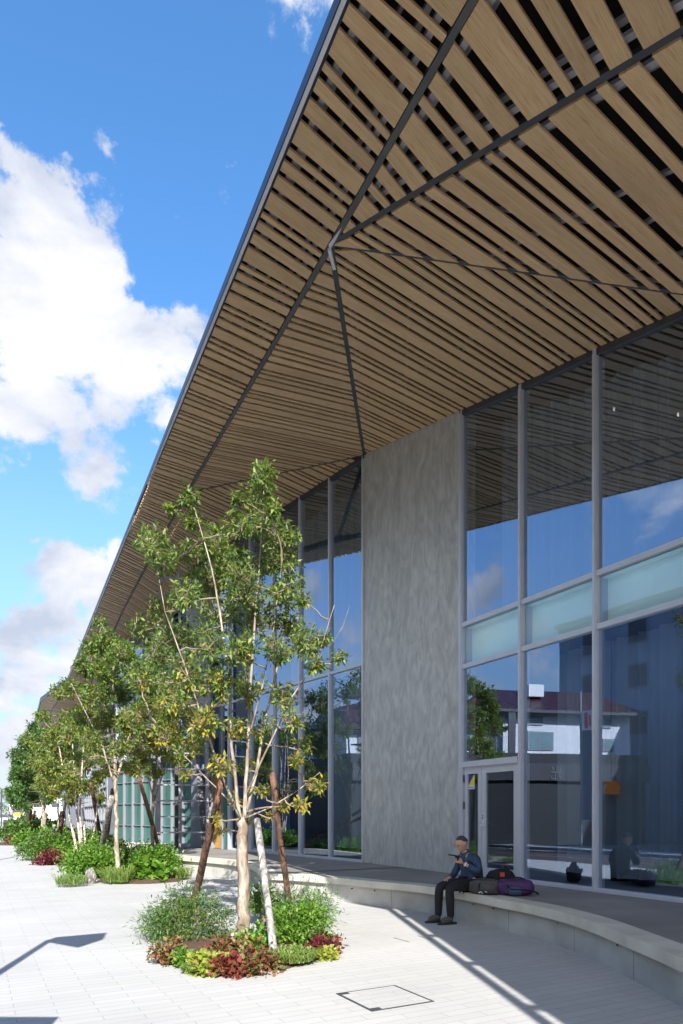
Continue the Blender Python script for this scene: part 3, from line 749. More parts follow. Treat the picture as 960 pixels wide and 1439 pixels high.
# joints and tie holes on the bench wall
m=MB()
acc=0
for i in range(20,len(bi)-1):
    acc+=(bi[i+1]-bi[i]).length
    if acc>1.25:
        acc=0; p=bi[i]; t=(bi[i+1]-bi[i]).normalized(); nn=Vector((-t.y,t.x,0))
        m.hexa([p-t*.0015,p+t*.0015,p+t*.0015+nn*.0015,p-t*.0015+nn*.0015],[x+Vector((0,0,.32)) for x in (p-t*.0015,p+t*.0015,p+t*.0015+nn*.0015,p-t*.0015+nn*.0015)])
        for o_ in (.35,.85):
            c=p+t*o_; m.tube([c-nn*.03+Vector((0,0,.27)),c+nn*.012+Vector((0,0,.27))],.011,6)
part(m,'formwork_mark',M['soil'],bench)
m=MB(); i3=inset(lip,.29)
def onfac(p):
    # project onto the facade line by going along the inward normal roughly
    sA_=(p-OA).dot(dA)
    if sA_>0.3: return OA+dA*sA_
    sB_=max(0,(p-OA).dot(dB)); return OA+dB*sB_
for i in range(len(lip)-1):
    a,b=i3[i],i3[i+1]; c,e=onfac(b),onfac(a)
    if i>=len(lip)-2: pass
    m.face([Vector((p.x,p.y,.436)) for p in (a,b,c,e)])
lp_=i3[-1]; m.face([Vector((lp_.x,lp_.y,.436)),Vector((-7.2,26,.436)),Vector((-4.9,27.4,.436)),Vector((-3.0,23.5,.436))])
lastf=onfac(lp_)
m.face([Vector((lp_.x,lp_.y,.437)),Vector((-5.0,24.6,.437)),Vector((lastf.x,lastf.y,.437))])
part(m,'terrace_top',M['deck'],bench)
# further low concrete blocks by the entrance
lb=empty('low_concrete_block','low pale concrete block beside the entrance beyond the second planter','bench',(-8.3,27,0))
m=MB(); m.obox(Vector((-8.9,28.0,0)),Vector((.88,-.47,0)),Vector((-.47,-.88,0)),0,2.6,0,1.6,0,.42); part(m,'block_top',M['lip'],lb,bevel=.02)
m=MB(); m.obox(Vector((-9.6,29.2,0)),Vector((.88,-.47,0)),Vector((-.47,-.88,0)),-1.6,.5,.2,1.6,0,.25); part(m,'step',M['white'],lb,bevel=.02)

# ------------------------------------------------------------------ ground, paving, road
def sheet(name,pts,z,mat,kind='structure'):
    m=MB(); m.face([Vector((a,b,z)) for a,b in pts]); o=m.build(name,mat); o['kind']=kind; return o
sheet('ground',[(-900,-400),(900,-400),(900,900),(-900,900)],-.16,M['ground'])
def W(s,w,z=0): return Vector((-1.2-.461*s-.887*w, .887*s-.461*w, z))
m=MB(); m.hexa([W(-40,0,-.158),W(-40,-60,-.158),W(190,-60,-.158),W(190,0,-.158)],[W(-40,0,0),W(-40,-60,0),W(190,-60,0),W(190,0,0)]); o=m.build('pavement',M['pave']); o['kind']='structure'
m=MB(); m.hexa([W(-40,0,-.158),W(190,0,-.158),W(190,.15,-.158),W(-40,.15,-.158)],[W(-40,0,.004),W(190,0,.004),W(190,.15,.0),W(-40,.15,.0)]); o=m.build('kerb',M['kerb']); o['kind']='structure'
m=MB(); m.face([W(-40,.15,-.12),W(190,.15,-.12),W(190,6.6,-.12),W(-40,6.6,-.12)]); o=m.build('road',M['asphalt']); o['kind']='structure'
for nm,w0,w1,mt in (('road_edge_line',.55,.72,'white'),('road_edge_line',6.0,6.15,'white'),('road_centre_line',3.2,3.33,'orange')):
    m=MB(); m.face([W(-40,w0,-.116),W(190,w0,-.116),W(190,w1,-.116),W(-40,w1,-.116)]); o=m.build(nm,M[mt]); o['kind']='structure'
m=MB(); m.hexa([W(-40,6.6,-.158),W(190,6.6,-.158),W(190,8.2,-.158),W(-40,8.2,-.158)],[W(-40,6.6,.0),W(190,6.6,.0),W(190,8.2,.0),W(-40,8.2,.0)]); o=m.build('far_pavement',M['kerb']); o['kind']='structure'

# manhole cover
mc=Vector((.37,5.92,0)); uu=Vector((.88,.475,0)).normalized(); vv=Vector((.475,-.88,0)).normalized()
mh=empty('access_cover','square paved access cover with thin black frame and two dark corner plates','manhole cover',mc)
m=MB()
def bar(m,u0,u1,v0,v1,z): m.obox(mc,uu,vv,u0,u1,v0,v1,.001,z)
h_=.31
bar(m,-h_,h_,h_-.018,h_,.006); bar(m,-h_,h_,-h_,-h_+.01,.006); bar(m,-h_,-h_+.022,-h_+.01,h_-.018,.006); bar(m,h_-.018,h_,-h_+.01,h_-.018,.006)
part(m,'frame',M['aludark'],mh)
m=MB(); bar(m,-h_+.022,-h_+.11,h_-.075,h_-.018,.006); part(m,'corner_plate',M['aludark'],mh)
m=MB(); bar(m,-h_+.022,-h_+.11,-h_+.01,-h_+.06,.006); part(m,'corner_plate',M['aludark'],mh)
m=MB(); bar(m,-h_+.022,h_-.018,-h_+.01,h_-.018,.003); part(m,'infill',M['pave'],mh)
for k,(a,b) in enumerate([((553.5,1318),(575,1324)),((587,1315),(607,1321))]):
    m=MB(); A=G(*a); B=G(*b); s=(B-A).cross(Vector((0,0,1))).normalized()*.006
    m.hexa([A-s,B-s,B+s,A+s],[p+Vector((0,0,.003)) for p in (A-s,B-s,B+s,A+s)]); o=m.build('drain_slot',M['foldgrey']); tag(o,['short thin drain slot in the sunlit paving, left of the pair','short thin drain slot in the sunlit paving, nearer the seated person'][k],'drain','drain slots in the paving')

# ------------------------------------------------------------------ foliage tools
def leaves_mesh(name, pos, dirs, ups, size, mat, parent, width=.38, root=None):
    """pos,dirs,ups: (n,3) arrays; size (n,)"""
    n=len(pos); 
    d=dirs/np.linalg.norm(dirs,axis=1,keepdims=True)
    s=np.cross(d,ups); s/= (np.linalg.norm(s,axis=1,keepdims=True)+1e-9); u=np.cross(s,d)
    L=size[:,None]; w=L*width*.5
    v=np.empty((n,5,3))
    v[:,0]=pos; v[:,1]=pos+d*L*.45+s*w+u*w*.35; v[:,2]=pos+d*L-u*L*.12; v[:,3]=pos+d*L*.45-s*w+u*w*.35; v[:,4]=pos+d*L*.5-u*L*.02
    idx=np.arange(n)[:,None]*5
    f=np.concatenate([idx+np.array([[0,1,2,4]]), idx+np.array([[0,4,2,3]])],axis=1).reshape(-1,4)
    me=bpy.data.meshes.new(name); me.vertices.add(n*5); me.vertices.foreach_set('co',v.reshape(-1))
    nf=len(f); me.loops.add(nf*4); me.loops.foreach_set('vertex_index',f.reshape(-1).astype(np.int32))
    me.polygons.add(nf); me.polygons.foreach_set('loop_start',np.arange(nf,dtype=np.int32)*4); me.polygons.foreach_set('loop_total',np.full(nf,4,dtype=np.int32))
    me.update(calc_edges=True); me.materials.append(mat)
    o=bpy.data.objects.new(name,me); COL.objects.link(o)
    if parent: o.parent=parent; o.location=-parent.location
    return o
def tip_leaves(tips, tdirs, k, size, spread=.9, droop=.25, sv=.3):
    """whorls of k leaves around each twig tip"""
    n=len(tips); pos=np.repeat(tips,k,axis=0); td=np.repeat(tdirs,k,axis=0)
    r=rng.normal(size=(n*k,3)); r/=np.linalg.norm(r,axis=1,keepdims=True)
    d=td*.45+r*spread; d[:,2]-=droop
    pos=pos-td*rng.uniform(0,1.2,(n*k,1))*size*1.0+r*size*.15
    up=np.tile([0,0,1.0],(n*k,1))+rng.normal(size=(n*k,3))*.45
    sz=size*rng.uniform(1-sv,1+sv,n*k)
    return pos,d,up,sz

def tree(name,label,stems,clumps,leafsz,mat,bark,k=7,twigr=.006,group=None,width=.38,droop=.25,cat='tree',per=None,depth=1.0,spread=.9):
    base=Vector(stems[0][0][0]); base.z=0
    root=empty(name,label,cat,base,group)
    tm=MB(); allp=[]
    for pts in stems:
        P_=[Vector(p) for p,_ in pts]; Rr=[r for _,r in pts]
        # refine with wobble
        q_=[];rr=[]
        for i in range(len(P_)-1):
            for j in range(4):
                t=j/4; p=P_[i].lerp(P_[i+1],t); w=Rr[i]*.35
                if not(i==0 and j==0): p=p+Vector((random.uniform(-w,w),random.uniform(-w,w),0))
                q_.append(p); rr.append(Rr[i]+(Rr[i+1]-Rr[i])*t)
        q_.append(P_[-1]); rr.append(Rr[-1])
        tm.tube(q_,rr,8 if Rr[0]>.03 else 6)
        allp+= [(p,r) for p,r in zip(q_,rr)]
    part(tm,'trunk',M[bark],root,smooth=True)
    SP=np.array([p[:] for p,_ in allp]); SR=np.array([r for _,r in allp])
    tips=[];tdir=[];tw=MB()
    for c,r,n in clumps:
        c=np.array(c)
        # a small limb from the skeleton to the clump, then twigs
        dd=np.linalg.norm(SP-c,axis=1)+np.maximum(0,(SP[:,2]-c[2]))*1.5
        i=int(dd.argmin()); a=SP[i]; mid=(a+c)/2+rng.normal(size=3)*.06*depth; mid[2]-=.05*depth
        hub=c+np.array([0,0,-r*.35])
        if np.linalg.norm(hub-a)>.1: 
            q0,q1,q2=Vector(a),Vector(mid),Vector(hub); cv=[q0*(1-t)**2+q1*2*t*(1-t)+q2*t*t+Vector(rng.normal(size=3)*.012*depth*(0<t<1)) for t in (0,.2,.4,.6,.8,1)]
            tw.tube(cv,[min(SR[i]*.6,twigr*2.2)]+[twigr*(2.0-.25*j) for j in range(5)],5,caps=False)
        for _ in range(n):
            o=rng.normal(size=3); o/=np.linalg.norm(o); o*=r*rng.uniform(.35,1.05)**.8; o[2]*=.85
            t=c+o; tips.append(t); v=t-hub; v/= (np.linalg.norm(v)+1e-6); v[2]+=.25; tdir.append(v/np.linalg.norm(v))
            if rng.random()<.4:
                tw.tube([hub,(hub+t)/2+rng.normal(size=3)*.04*depth,t],[twigr*1.1,twigr*.8,twigr*.4],3,caps=False)
    part(tw,'branches',M['twig'],root)
    pos,d,up,sz=tip_leaves(np.array(tips),np.array(tdir),k,leafsz,spread=spread,droop=droop)
    leaves_mesh('crown',pos,d,up,sz,mat,root,width=width)
    return root
def stake(a,b,r0,r1,mat,label):
    m=MB(); A=Vector(a);B=Vector(b); pts=[A.lerp(B,t/6)+Vector((random.uniform(-.008,.008),random.uniform(-.008,.008),0)) for t in range(7)]
    m.tube(pts,[r0+(r1-r0)*t/6+random.uniform(-.003,.003) for t in range(7)],9); o=m.build('support_stake',M[mat],smooth=True); tag(o,label,'stake','log stakes propping the planter trees'); return o

def pxclump(px,py,rpx,D,n,sc=None):
    p=P(px,py,D); return ((p.x,p.y,p.z), rpx*D/F, n)
# ------------------------------------------------------------------ first tree
T1=8.57
def pz(px,py,D,r): return (tuple(P(px,py,D)),r)
b0=G(344,1322); 
stems=[
 [((b0.x,b0.y,-.02),.088),(tuple(P(343,1290,8.57)),.080),(tuple(P(342,1230,8.57)),.074),pz(340,1175,8.57,.07),pz(338,1150,8.57,.06)],
 [pz(339,1165,8.57,.055),pz(332,1110,8.5,.045),pz(326,1050,8.4,.040),pz(322,960,8.3,.033),pz(312,880,8.25,.026),pz(298,800,8.2,.018),pz(272,710,8.2,.008)],
 [pz(341,1165,8.57,.055),pz(347,1080,8.6,.046),pz(350,1000,8.6,.040),pz(356,900,8.6,.030),pz(364,800,8.6,.020),pz(370,720,8.6,.012),pz(371,650,8.6,.005)],
 [pz(342,1160,8.6,.045),pz(360,1085,8.8,.040),pz(375,1000,8.95,.034),pz(392,930,9.0,.026),pz(405,860,9.0,.018),pz(412,780,9.0,.008)],
 [pz(337,1150,8.5,.038),pz(312,1090,8.3,.030),pz(285,1010,8.1,.024),pz(258,930,8.0,.018),pz(232,860,7.95,.012),pz(216,770,7.95,.006)],
 [pz(344,1120,8.6,.030),pz(372,1060,8.4,.024),pz(410,980,8.2,.018),pz(445,930,8.1,.012),pz(470,850,8.1,.005)],
 [pz(344,1150,8.55,.022),pz(380,1135,8.4,.017),pz(420,1110,8.3,.012),pz(450,1085,8.3,.006)],
 [pz(338,1140,8.55,.024),pz(305,1108,8.4,.018),pz(262,1065,8.3,.013),pz(222,1022,8.2,.007)],
 [pz(349,1040,8.6,.026),pz(370,960,8.3,.018),pz(385,880,8.2,.012),pz(395,800,8.2,.006)],
 [pz(470,900,8.1,.006),pz(482,880,8.1,.004),pz(492,850,8.1,.0025)],
]
cl=[(372,660,17,20),(362,690,22,22),(382,712,16,12),(334,697,13,8),(350,735,26,30),(385,745,24,26),(408,752,15,12),(264,700,15,16),(272,730,14,14),(240,715,10,7),(212,760,24,26),(232,790,20,18),(262,775,18,14),(300,765,28,34),(330,790,28,32),(385,785,26,28),(408,800,18,14),(290,815,30,34),(345,830,30,34),(398,835,28,32),(425,840,12,7),(262,835,22,22),(230,850,24,24),(310,860,30,34),(360,870,28,32),(405,875,22,24),(198,880,18,14),(250,890,30,32),(290,905,30,34),(340,910,26,28),(392,915,22,20),(430,905,24,24),(455,895,14,8),(445,930,18,12),(478,920,12,7),(225,920,26,26),(200,950,24,22),(262,950,28,28),(310,960,26,26),(350,970,24,22),(398,975,22,20),(240,990,26,24),(205,1000,24,20),(285,1010,24,20),(330,1020,22,18),(368,1020,20,15),(410,1010,18,13),(428,1045,16,12),(418,1068,14,9),(235,1030,22,15),(270,1050,18,10),(310,1075,18,12),(345,1075,17,10),(260,1085,12,6),(445,1105,14,9),(425,1128,13,8),(398,1128,12,7),(365,1110,13,6),(332,1125,12,6),(345,1150,10,4),(305,1150,8,4),(312,1165,7,3),(378,1142,8,4)]
clumps=[]
for x,y,r,n in cl:
    t=(x-200)/290
    D=8.5+random.uniform(-.75,.75)
    clumps.append(pxclump(x,y,r*1.15,D,int(n*2.3)))
    if y<1020 and n>17: clumps.append(pxclump(x+random.uniform(-12,12),y+random.uniform(-12,12),r*1.15,8.6+random.choice((-1,1))*random.uniform(.4,1.0),int(n*1.1)))
stems=[stems[0]]+[[(p,r*.52) for p,r in st] for st in stems[1:]]
tree('planter_tree','tall leafy multi-stem tree with yellowing lower leaves in the nearest planter',stems,clumps,.074,M['leafA'],'barkpale',k=5,width=.40,group='trees in the round planters')
stake(G(268,1285,.15),P(312,1098,8.35),.052,.045,'barkdark','dark brown log stake leaning from the left of the nearest tree')
stake(G(386,1357,.0),P(362,1152,8.45),.047,.042,'barkgrey','pale grey log stake in front of the nearest tree trunk')
stake(G(408,1290,.1),P(382,1085,8.9),.046,.040,'barkdark','reddish brown log stake behind the nearest tree on its right')

# ------------------------------------------------------------------ other trees
def ground_at(px,py): g=G(px,py); return g
def simpletree(name,label,stems_px,clp,D,leaf,mat,bark,k=6,mult=1.0,dj=.8,width=.4,spread=.9):
    stems=[[(tuple(P(x,y,D+dd)) if z is None else tuple(Vector((P(x,y,D+dd).x,D+dd,z))),r) for (x,y,dd,r,z) in st] for st in stems_px]
    clumps=[pxclump(x,y,r*1.35,D+random.uniform(-dj,dj),int(n*mult*1.6)) for x,y,r,n in clp]
    clumps+=[pxclump(x+random.uniform(-6,6),y+random.uniform(-6,6),r*1.1,D+random.choice((-1,1))*dj,int(n*mult*1.1)) for x,y,r,n in clp]
    stems=[[(p,r*(.8 if i else .9)) for p,r in st] for i,st in enumerate(stems)]
    return tree(name,label,stems,clumps,leaf,M[mat],bark,k=k,group='trees in the round planters',twigr=.008,depth=1.5,width=width,spread=spread)
simpletree('planter_tree','airy slim-trunk tree rising from the middle of the second planter',
 [[(165,1240,0,.07,0.0),(164,1150,0,.055,None),(162,1090,0,.05,None),(160,1030,0,.04,None),(158,960,0,.025,None),(152,895,0,.01,None)],
  [(163,1100,0,.04,None),(180,1040,.3,.03,None),(200,980,.4,.02,None),(212,940,.4,.01,None)],
  [(162,1110,0,.035,None),(145,1050,-.3,.025,None),(120,1000,-.4,.018,None),(100,960,-.4,.01,None)],
  [(160,1060,0,.03,None),(150,1000,.5,.02,None),(128,930,.5,.01,None)]],
 [(150,898,16,22),(172,912,18,24),(132,908,14,14),(118,935,16,18),(150,940,20,30),(190,935,18,24),(210,960,18,22),(100,965,14,14),(80,972,10,7),(135,975,20,28),(170,975,20,30),(205,995,18,24),(115,1005,18,22),(150,1010,20,30),(185,1015,20,28),(225,1020,16,16),(95,1030,14,14),(130,1040,18,22),(165,1045,18,24),(200,1050,18,22),(232,1052,14,12),(150,1075,15,14),(190,1078,16,14),(215,1082,12,8),(140,870,8,5),(250,1040,10,7),(108,1062,12,9)],
 16.4,.10,'leafB','barkpale',k=8,mult=1.9,dj=1.2)
simpletree('planter_tree','leafy tree at the right end of the second planter, behind the nearest tree',
 [[(216,1212,0,.06,0.0),(214,1150,0,.05,None),(218,1080,0,.04,None),(226,1010,0,.03,None),(236,930,0,.012,None)],
  [(215,1130,0,.035,None),(235,1070,.3,.025,None),(262,1010,.4,.012,None)],[(215,1120,0,.03,None),(200,1060,-.3,.02,None),(190,1000,-.3,.01,None)]],
 [(232,905,18,20),(255,930,20,22),(215,935,18,20),(240,960,22,28),(272,965,18,20),(200,965,18,18),(225,990,20,26),(260,1000,20,26),(285,1005,14,14),(195,1000,16,18),(240,1030,18,22),(270,1040,16,16),(210,1035,18,20),(245,1065,14,12),(200,1065,12,10)],
 18.2,.105,'leafB','barkpale',k=8,mult=1.5,dj=1.2)
simpletree('planter_tree','pale multi-stem birch-like tree beside the second planter',
 [[(112,1208,0,.055,0.0),(98,1150,.2,.045,None),(90,1090,.4,.03,None),(80,1030,.4,.012,None)],
  [(115,1208,0,.055,0.0),(108,1140,0,.045,None),(104,1070,0,.03,None),(100,1020,0,.012,None)],
  [(118,1208,0,.05,0.0),(112,1140,-.2,.04,None),(116,1070,-.3,.028,None),(122,1010,-.3,.012,None)],
  [(121,1208,0,.05,0.0),(118,1150,.1,.04,None),(108,1090,.5,.02,None)],
  [(122,1210,0,.045,0.0),(134,1160,-.2,.035,None),(140,1105,-.3,.025,None),(150,1050,-.3,.01,None)]],
 [(100,1015,16,20),(78,1035,16,20),(60,1050,13,14),(120,1030,16,18),(95,1055,18,24),(70,1075,16,20),(50,1070,11,10),(118,1068,16,18),(140,1060,14,14),(88,1095,16,18),(112,1100,14,12),(62,1100,14,14),(140,1090,11,8),(60,1005,9,7),(42,1040,9,7)],
 22,.125,'leafB','barkbirch',k=8,mult=2.2,dj=1.4)
simpletree('planter_tree','dense green tree with a pale trunk at the fourth planter',
 [[(62,1184,0,.16,0.0),(62,1150,0,.13,None),(60,1110,0,.10,None),(58,1060,0,.05,None),(56,1030,0,.02,None)],
  [(62,1140,0,.07,None),(48,1090,1,.05,None),(38,1050,1,.02,None)],[(62,1140,0,.07,None),(75,1090,-1,.05,None),(82,1050,-1,.02,None)]],
 [(55,1032,14,20),(38,1045,12,18),(72,1045,13,18),(30,1065,12,18),(52,1062,14,24),(76,1070,13,20),(26,1088,10,14),(42,1090,13,22),(62,1090,13,22),(82,1095,11,14),(30,1110,10,14),(50,1115,11,16),(70,1118,11,14),(44,1020,7,6),(28,1128,7,8)],
 36,.19,'leafC','barkpale',k=8,mult=2.2,dj=2.2)
simpletree('planter_tree','dense green tree farthest along the row of planters',
 [[(38,1168,0,.2,0.0),(38,1140,0,.16,None),(38,1100,0,.1,None),(37,1060,0,.03,None)],[(38,1140,0,.1,None),(26,1110,1,.06,None),(20,1090,1,.03,None)],[(38,1140,0,.1,None),(52,1105,1,.05,None)]],
 [(36,1062,9,16),(26,1075,9,16),(46,1078,10,18),(22,1095,8,14),(36,1095,10,20),(52,1098,9,16),(16,1110,6,10),(30,1115,9,18),(46,1118,9,16),(20,1125,6,10),(60,1120,8,10),(38,1130,8,12)],
 54,.26,'leafC','barkgrey',k=7,mult=1.7,dj=3)
simpletree('planter_tree','thin young tree between the birch-like tree and the building',
 [[(88,1188,0,.10,0.0),(90,1150,0,.08,None),(93,1110,0,.06,None),(95,1060,0,.02,None)],[(84,1188,0,.08,0.0),(82,1140,0,.06,None),(80,1090,0,.03,None)]],
 [(92,1062,10,14),(80,1080,10,14),(104,1082,10,14),(90,1098,11,16),(108,1110,9,10),(76,1110,9,12),(98,1122,9,10),(130,1105,9,10),(140,1120,7,6)],
 30,.16,'leafB','barkbirch',k=8,mult=2.4,dj=2)
stake(G(136,1222,.05),P(157,1120,16.2),.075,.06,'barkgrey','thick grey log stake left of the slim tree in the second planter')
stake(G(146,1212,.05),P(158,1110,17.2),.06,.05,'barkdark','black-brown stake behind the thick grey stake')
stake(G(229,1212,.05),P(196,1095,15.4),.062,.05,'barkdark','dark stake leaning left at the right end of the second planter')
stake(G(146,1204,.05),P(128,1100,21.5),.07,.06,'barkdark','dark stake beside the birch-like tree')
stake(G(80,1200,.05),P(88,1140,26),.10,.09,'barkdark','dark stake over the third planter')
stake(G(66,1196,.05),P(77,1160,25),.05,.05,'barkgrey','short pale stake over the third planter')
stake(G(36,1180,.05),P(44,1140,38),.10,.08,'barkdark','dark leaning stake at the fourth planter, left side')
stake(G(41,1178,.05),P(49,1140,40),.10,.08,'barkdark','dark leaning stake at the fourth planter, right side')

# ------------------------------------------------------------------ planters
def bed(name,label,poly,h=.10):
    m=MB(); n=len(poly); c=Vector((sum(p[0] for p in poly)/n,sum(p[1] for p in poly)/n,h))
    poly=[Vector((p[0],p[1],.006)) for p in poly]; mid=[p.lerp(Vector((c.x,c.y,h)),.35) for p in poly]
    mid=[Vector((p.x,p.y,h*.8+random.uniform(-.01,.02))) for p in mid]
    for i in range(n):
        j=(i+1)%n; m.face([poly[i],poly[j],mid[j],mid[i]]); m.face([mid[i],mid[j],c])
    o=m.build(name,M['soil'],smooth=True); return tag(o,label,'planting bed','planting beds in the pavement')
def oval(c,rx,ry,rot=0,n=30,j=.04):
    out=[]
    for k in range(n):
        a=2*math.pi*k/n; r=1+random.uniform(-j,j)
        x=rx*r*math.cos(a); y=ry*r*math.sin(a)
        out.append((c[0]+x*math.cos(rot)-y*math.sin(rot),c[1]+x*math.sin(rot)+y*math.cos(rot)))
    return out
bed('planting_bed','round soil bed around the nearest tree',oval((-1.1,8.05),.98,1.22))
bed('planting_bed','wide soil bed around the second group of trees',oval((-4.8,16.4),1.05,.95,-.4))
bed('planting_bed','soil bed below the birch-like tree',oval((-9.0,23.2),1.2,1.6))
bed('planting_bed','soil bed of the third planter in the row',oval((-10.8,27.0),1.2,2.0))
bed('planting_bed','distant soil bed with red edging plants',oval((-16.6,36.5),2.0,2.6))

def shrub(name,label,c,r,h,n,leaf,mat,stemn=10,width=.4,k=1,feather=False,low=.15,droop=.1,cat='shrub',stemmat='twig',group=None):
    """c ground centre, r radius, h height; leaves spread through a dome volume with clumpy density"""
    root=empty(name,label,cat,c,group); c=np.array(c)
    m=MB()
    for _ in range(stemn):
        a=rng.uniform(0,6.28); rr=r*rng.uniform(.2,.8); t=c+np.array([math.cos(a)*rr,math.sin(a)*rr,h*rng.uniform(.6,.95)])
        b=c+np.array([math.cos(a)*rr*.3,math.sin(a)*rr*.3,0])
        m.tube([b,(b+t)/2+rng.normal(size=3)*.02,t],[.007,.005,.003],4,caps=False)
    part(m,'stems',M[stemmat],root)
    n=int(n*1.7); leaf*=1.08; nc=max(6,int(n/60)); cen=[]
    for _ in range(nc):
        a=rng.uniform(0,6.28); ph=rng.uniform(0,1); rr=r*math.sqrt(rng.uniform(0.05,1)); z=h*(low+(1-low)*rng.uniform(.25,1)*math.sqrt(max(0.08,1-(rr/r)**2*.85)))
        cen.append([c[0]+rr*math.cos(a),c[1]+rr*math.sin(a),c[2]+z])
    cen=np.array(cen); ci=rng.integers(0,nc,n)
    off=rng.normal(size=(n,3)); off*=np.array([.15,.15,.13])*min(1,r/.45)*.8
    pos=cen[ci]+off; pos[:,2]=np.maximum(pos[:,2],c[2]+.02)
    d=rng.normal(size=(n,3))*.7+off/np.linalg.norm(off,axis=1,keepdims=True); d[:,2]+=.25-droop
    if feather:
        d=off/np.linalg.norm(off,axis=1,keepdims=True)+rng.normal(size=(n,3))*.5; d[:,2]-=.1
    up=np.tile([0,0,1.],(n,1))+rng.normal(size=(n,3))*.5
    leaves_mesh('foliage',pos,d,up,leaf*rng.uniform(.7,1.3,n),M[mat],root,width=width)
    return root
g=lambda x,y:tuple(G(x,y))
# planter 1
shrub('feathery_shrub','airy green shrub at the left of the nearest planter',g(268,1322),.42,.55,2600,.055,'shrubA',26,.28,feather=True)
shrub('feathery_shrub','wispy blue-green plant at the far left edge of the nearest planter',g(232,1318),.26,.48,900,.065,'fern',10,.16,feather=True)
shrub('leafy_shrub','small tuft of bright leaves behind the dark stake',g(263,1296),.13,.32,220,.07,'shrubB',4,.45)
shrub('leafy_shrub','rounded bright green shrub at the right of the nearest planter',g(418,1330),.33,.50,2000,.05,'shrubB',22,.5)
shrub('feathery_shrub','spiky blue-green plant behind the bright shrub',g(425,1300),.40,.52,1300,.085,'fern',12,.14,feather=True)
shrub('leafy_shrub','dark green shrub just right of the nearest trunk',g(370,1300),.22,.62,900,.06,'shrubA',12,.4)
shrub('heuchera','rust-orange leafy mound at the left end of the nearest planter',g(240,1352),.17,.22,450,.05,'rust',4,.7,cat='plant',low=.05)
shrub('leafy_shrub','small bright green plant between rust mound and lime plant',g(262,1358),.12,.16,260,.05,'shrubB',3,.6,cat='plant',low=.05)
shrub('heuchera','lime and pink leafy plant left of the crimson plant',g(297,1366),.17,.15,380,.06,'lime',3,.75,cat='plant',low=.05)
shrub('heuchera','crimson leafy plant at the front of the nearest planter',g(320,1371),.16,.15,420,.055,'red',3,.8,cat='plant',low=.05)
shrub('heuchera','orange-brown leafy mound front centre of the nearest planter',g(358,1368),.19,.24,600,.045,'rust',4,.75,cat='plant',low=.05)
shrub('leafy_shrub','bright low herb at the foot of the nearest trunk',g(358,1340),.24,.20,600,.06,'shrubB',4,.6,cat='plant',low=.05)
shrub('heuchera','faded orange and lime plant in front of the small lights',g(322,1345),.2,.18,380,.055,'rust',3,.7,cat='plant',low=.05)
shrub('heuchera','maroon leafy plant at the right end of the nearest planter',g(452,1342),.14,.17,300,.05,'maroon',3,.7,cat='plant',low=.05)
shrub('heuchera','lime green plant at the right tip of the nearest planter',g(461,1348),.10,.10,160,.05,'lime',2,.7,cat='plant',low=.05)
shrub('heuchera','dull reddish plant behind the lime one at the right tip',g(456,1328),.16,.16,260,.05,'rust',3,.6,cat='plant',low=.05)
def grass(label,c,r,h,n,mat='grass'):
    m=MB(); 
    for _ in range(n):
        a=rng.uniform(0,6.28); rr=r*math.sqrt(rng.random()); b=Vector((c[0]+rr*math.cos(a),c[1]+rr*math.sin(a),.05)); a2=rng.uniform(0,6.28); l=h*rng.uniform(.35,1.25)
        o=Vector((math.cos(a2),math.sin(a2),0)); s=o.cross(Vector((0,0,1)))*.006
        p1=b+o*l*.45+Vector((0,0,l*.7)); p2=b+o*l*1.1+Vector((0,0,l*.5))
        m.face([b-s,b+s,p1+s,p1-s]); m.face([p1-s,p1+s,p2])
    o=m.build('grass_tuft',M[mat]); tag(o,label,'grass')
grass('fine green grass tuft right of the pale stake',g(412,1355),.22,.14,900)
grass('low grass tuft at the left front of the nearest planter',g(275,1368),.15,.08,300)
grass('arching striped grass in the middle of the second planter front',g(165,1242),.30,.42,260)
grass('arching pale grass at the left corner of the second planter',g(100,1246),.3,.28,240)
grass('arching pale grass at the right corner of the second planter',g(252,1236),.3,.3,240)
# two small uplights
for k,(x,y,hh) in enumerate([(330,1334,.20),(358,1338,.13)]):
    c=G(x,y); e_=empty('garden_light',['taller steel cylinder light left of the nearest trunk','shorter steel cylinder light right of the nearest trunk'][k],'light',c,'small cylinder lights at the tree foot')
    m=MB(); m.tube([c,c+Vector((0,0,hh))],.047,16); part(m,'body',M['gutter'],e_); m=MB(); m.tube([c+Vector((0,0,hh)),c+Vector((0,0,hh+.008))],.040,16); part(m,'lens',M['aludark'],e_)
# planter 2
shrub('leafy_shrub','broad green shrub at the left of the second planter',g(125,1234),.58,.74,3200,.085,'shrubB',14,.5)
shrub('leafy_shrub','mid-green shrub in the centre of the second planter',g(152,1228),.6,.8,2400,.085,'shrubA',14,.45)
shrub('leafy_shrub','clipped bright shrub at the right of the second planter',g(218,1228),.55,.66,3400,.075,'shrubB',14,.5)
shrub('leafy_shrub','darker shrub behind the trunk of the second planter',g(190,1222),.55,.62,1500,.085,'shrubA',8,.45)
shrub('leafy_shrub','tall soft shrub beside the grey stake in the second planter',g(143,1214),.5,.9,1800,.09,'shrubB',8,.5)
shrub('butterbur','big round glossy leaves along the front of the second planter',g(212,1238),.42,.28,300,.17,'shrubB',3,.95,cat='plant',low=.05)
rk=G(128,1242); m=MB(); m.ell(rk+Vector((0,0,.14)),(.13,.1,.2),bump=.25,seed=4); o=m.build('garden_rock',M['barkgrey'],smooth=True); tag(o,'small grey upright rock at the front of the second planter','rock')
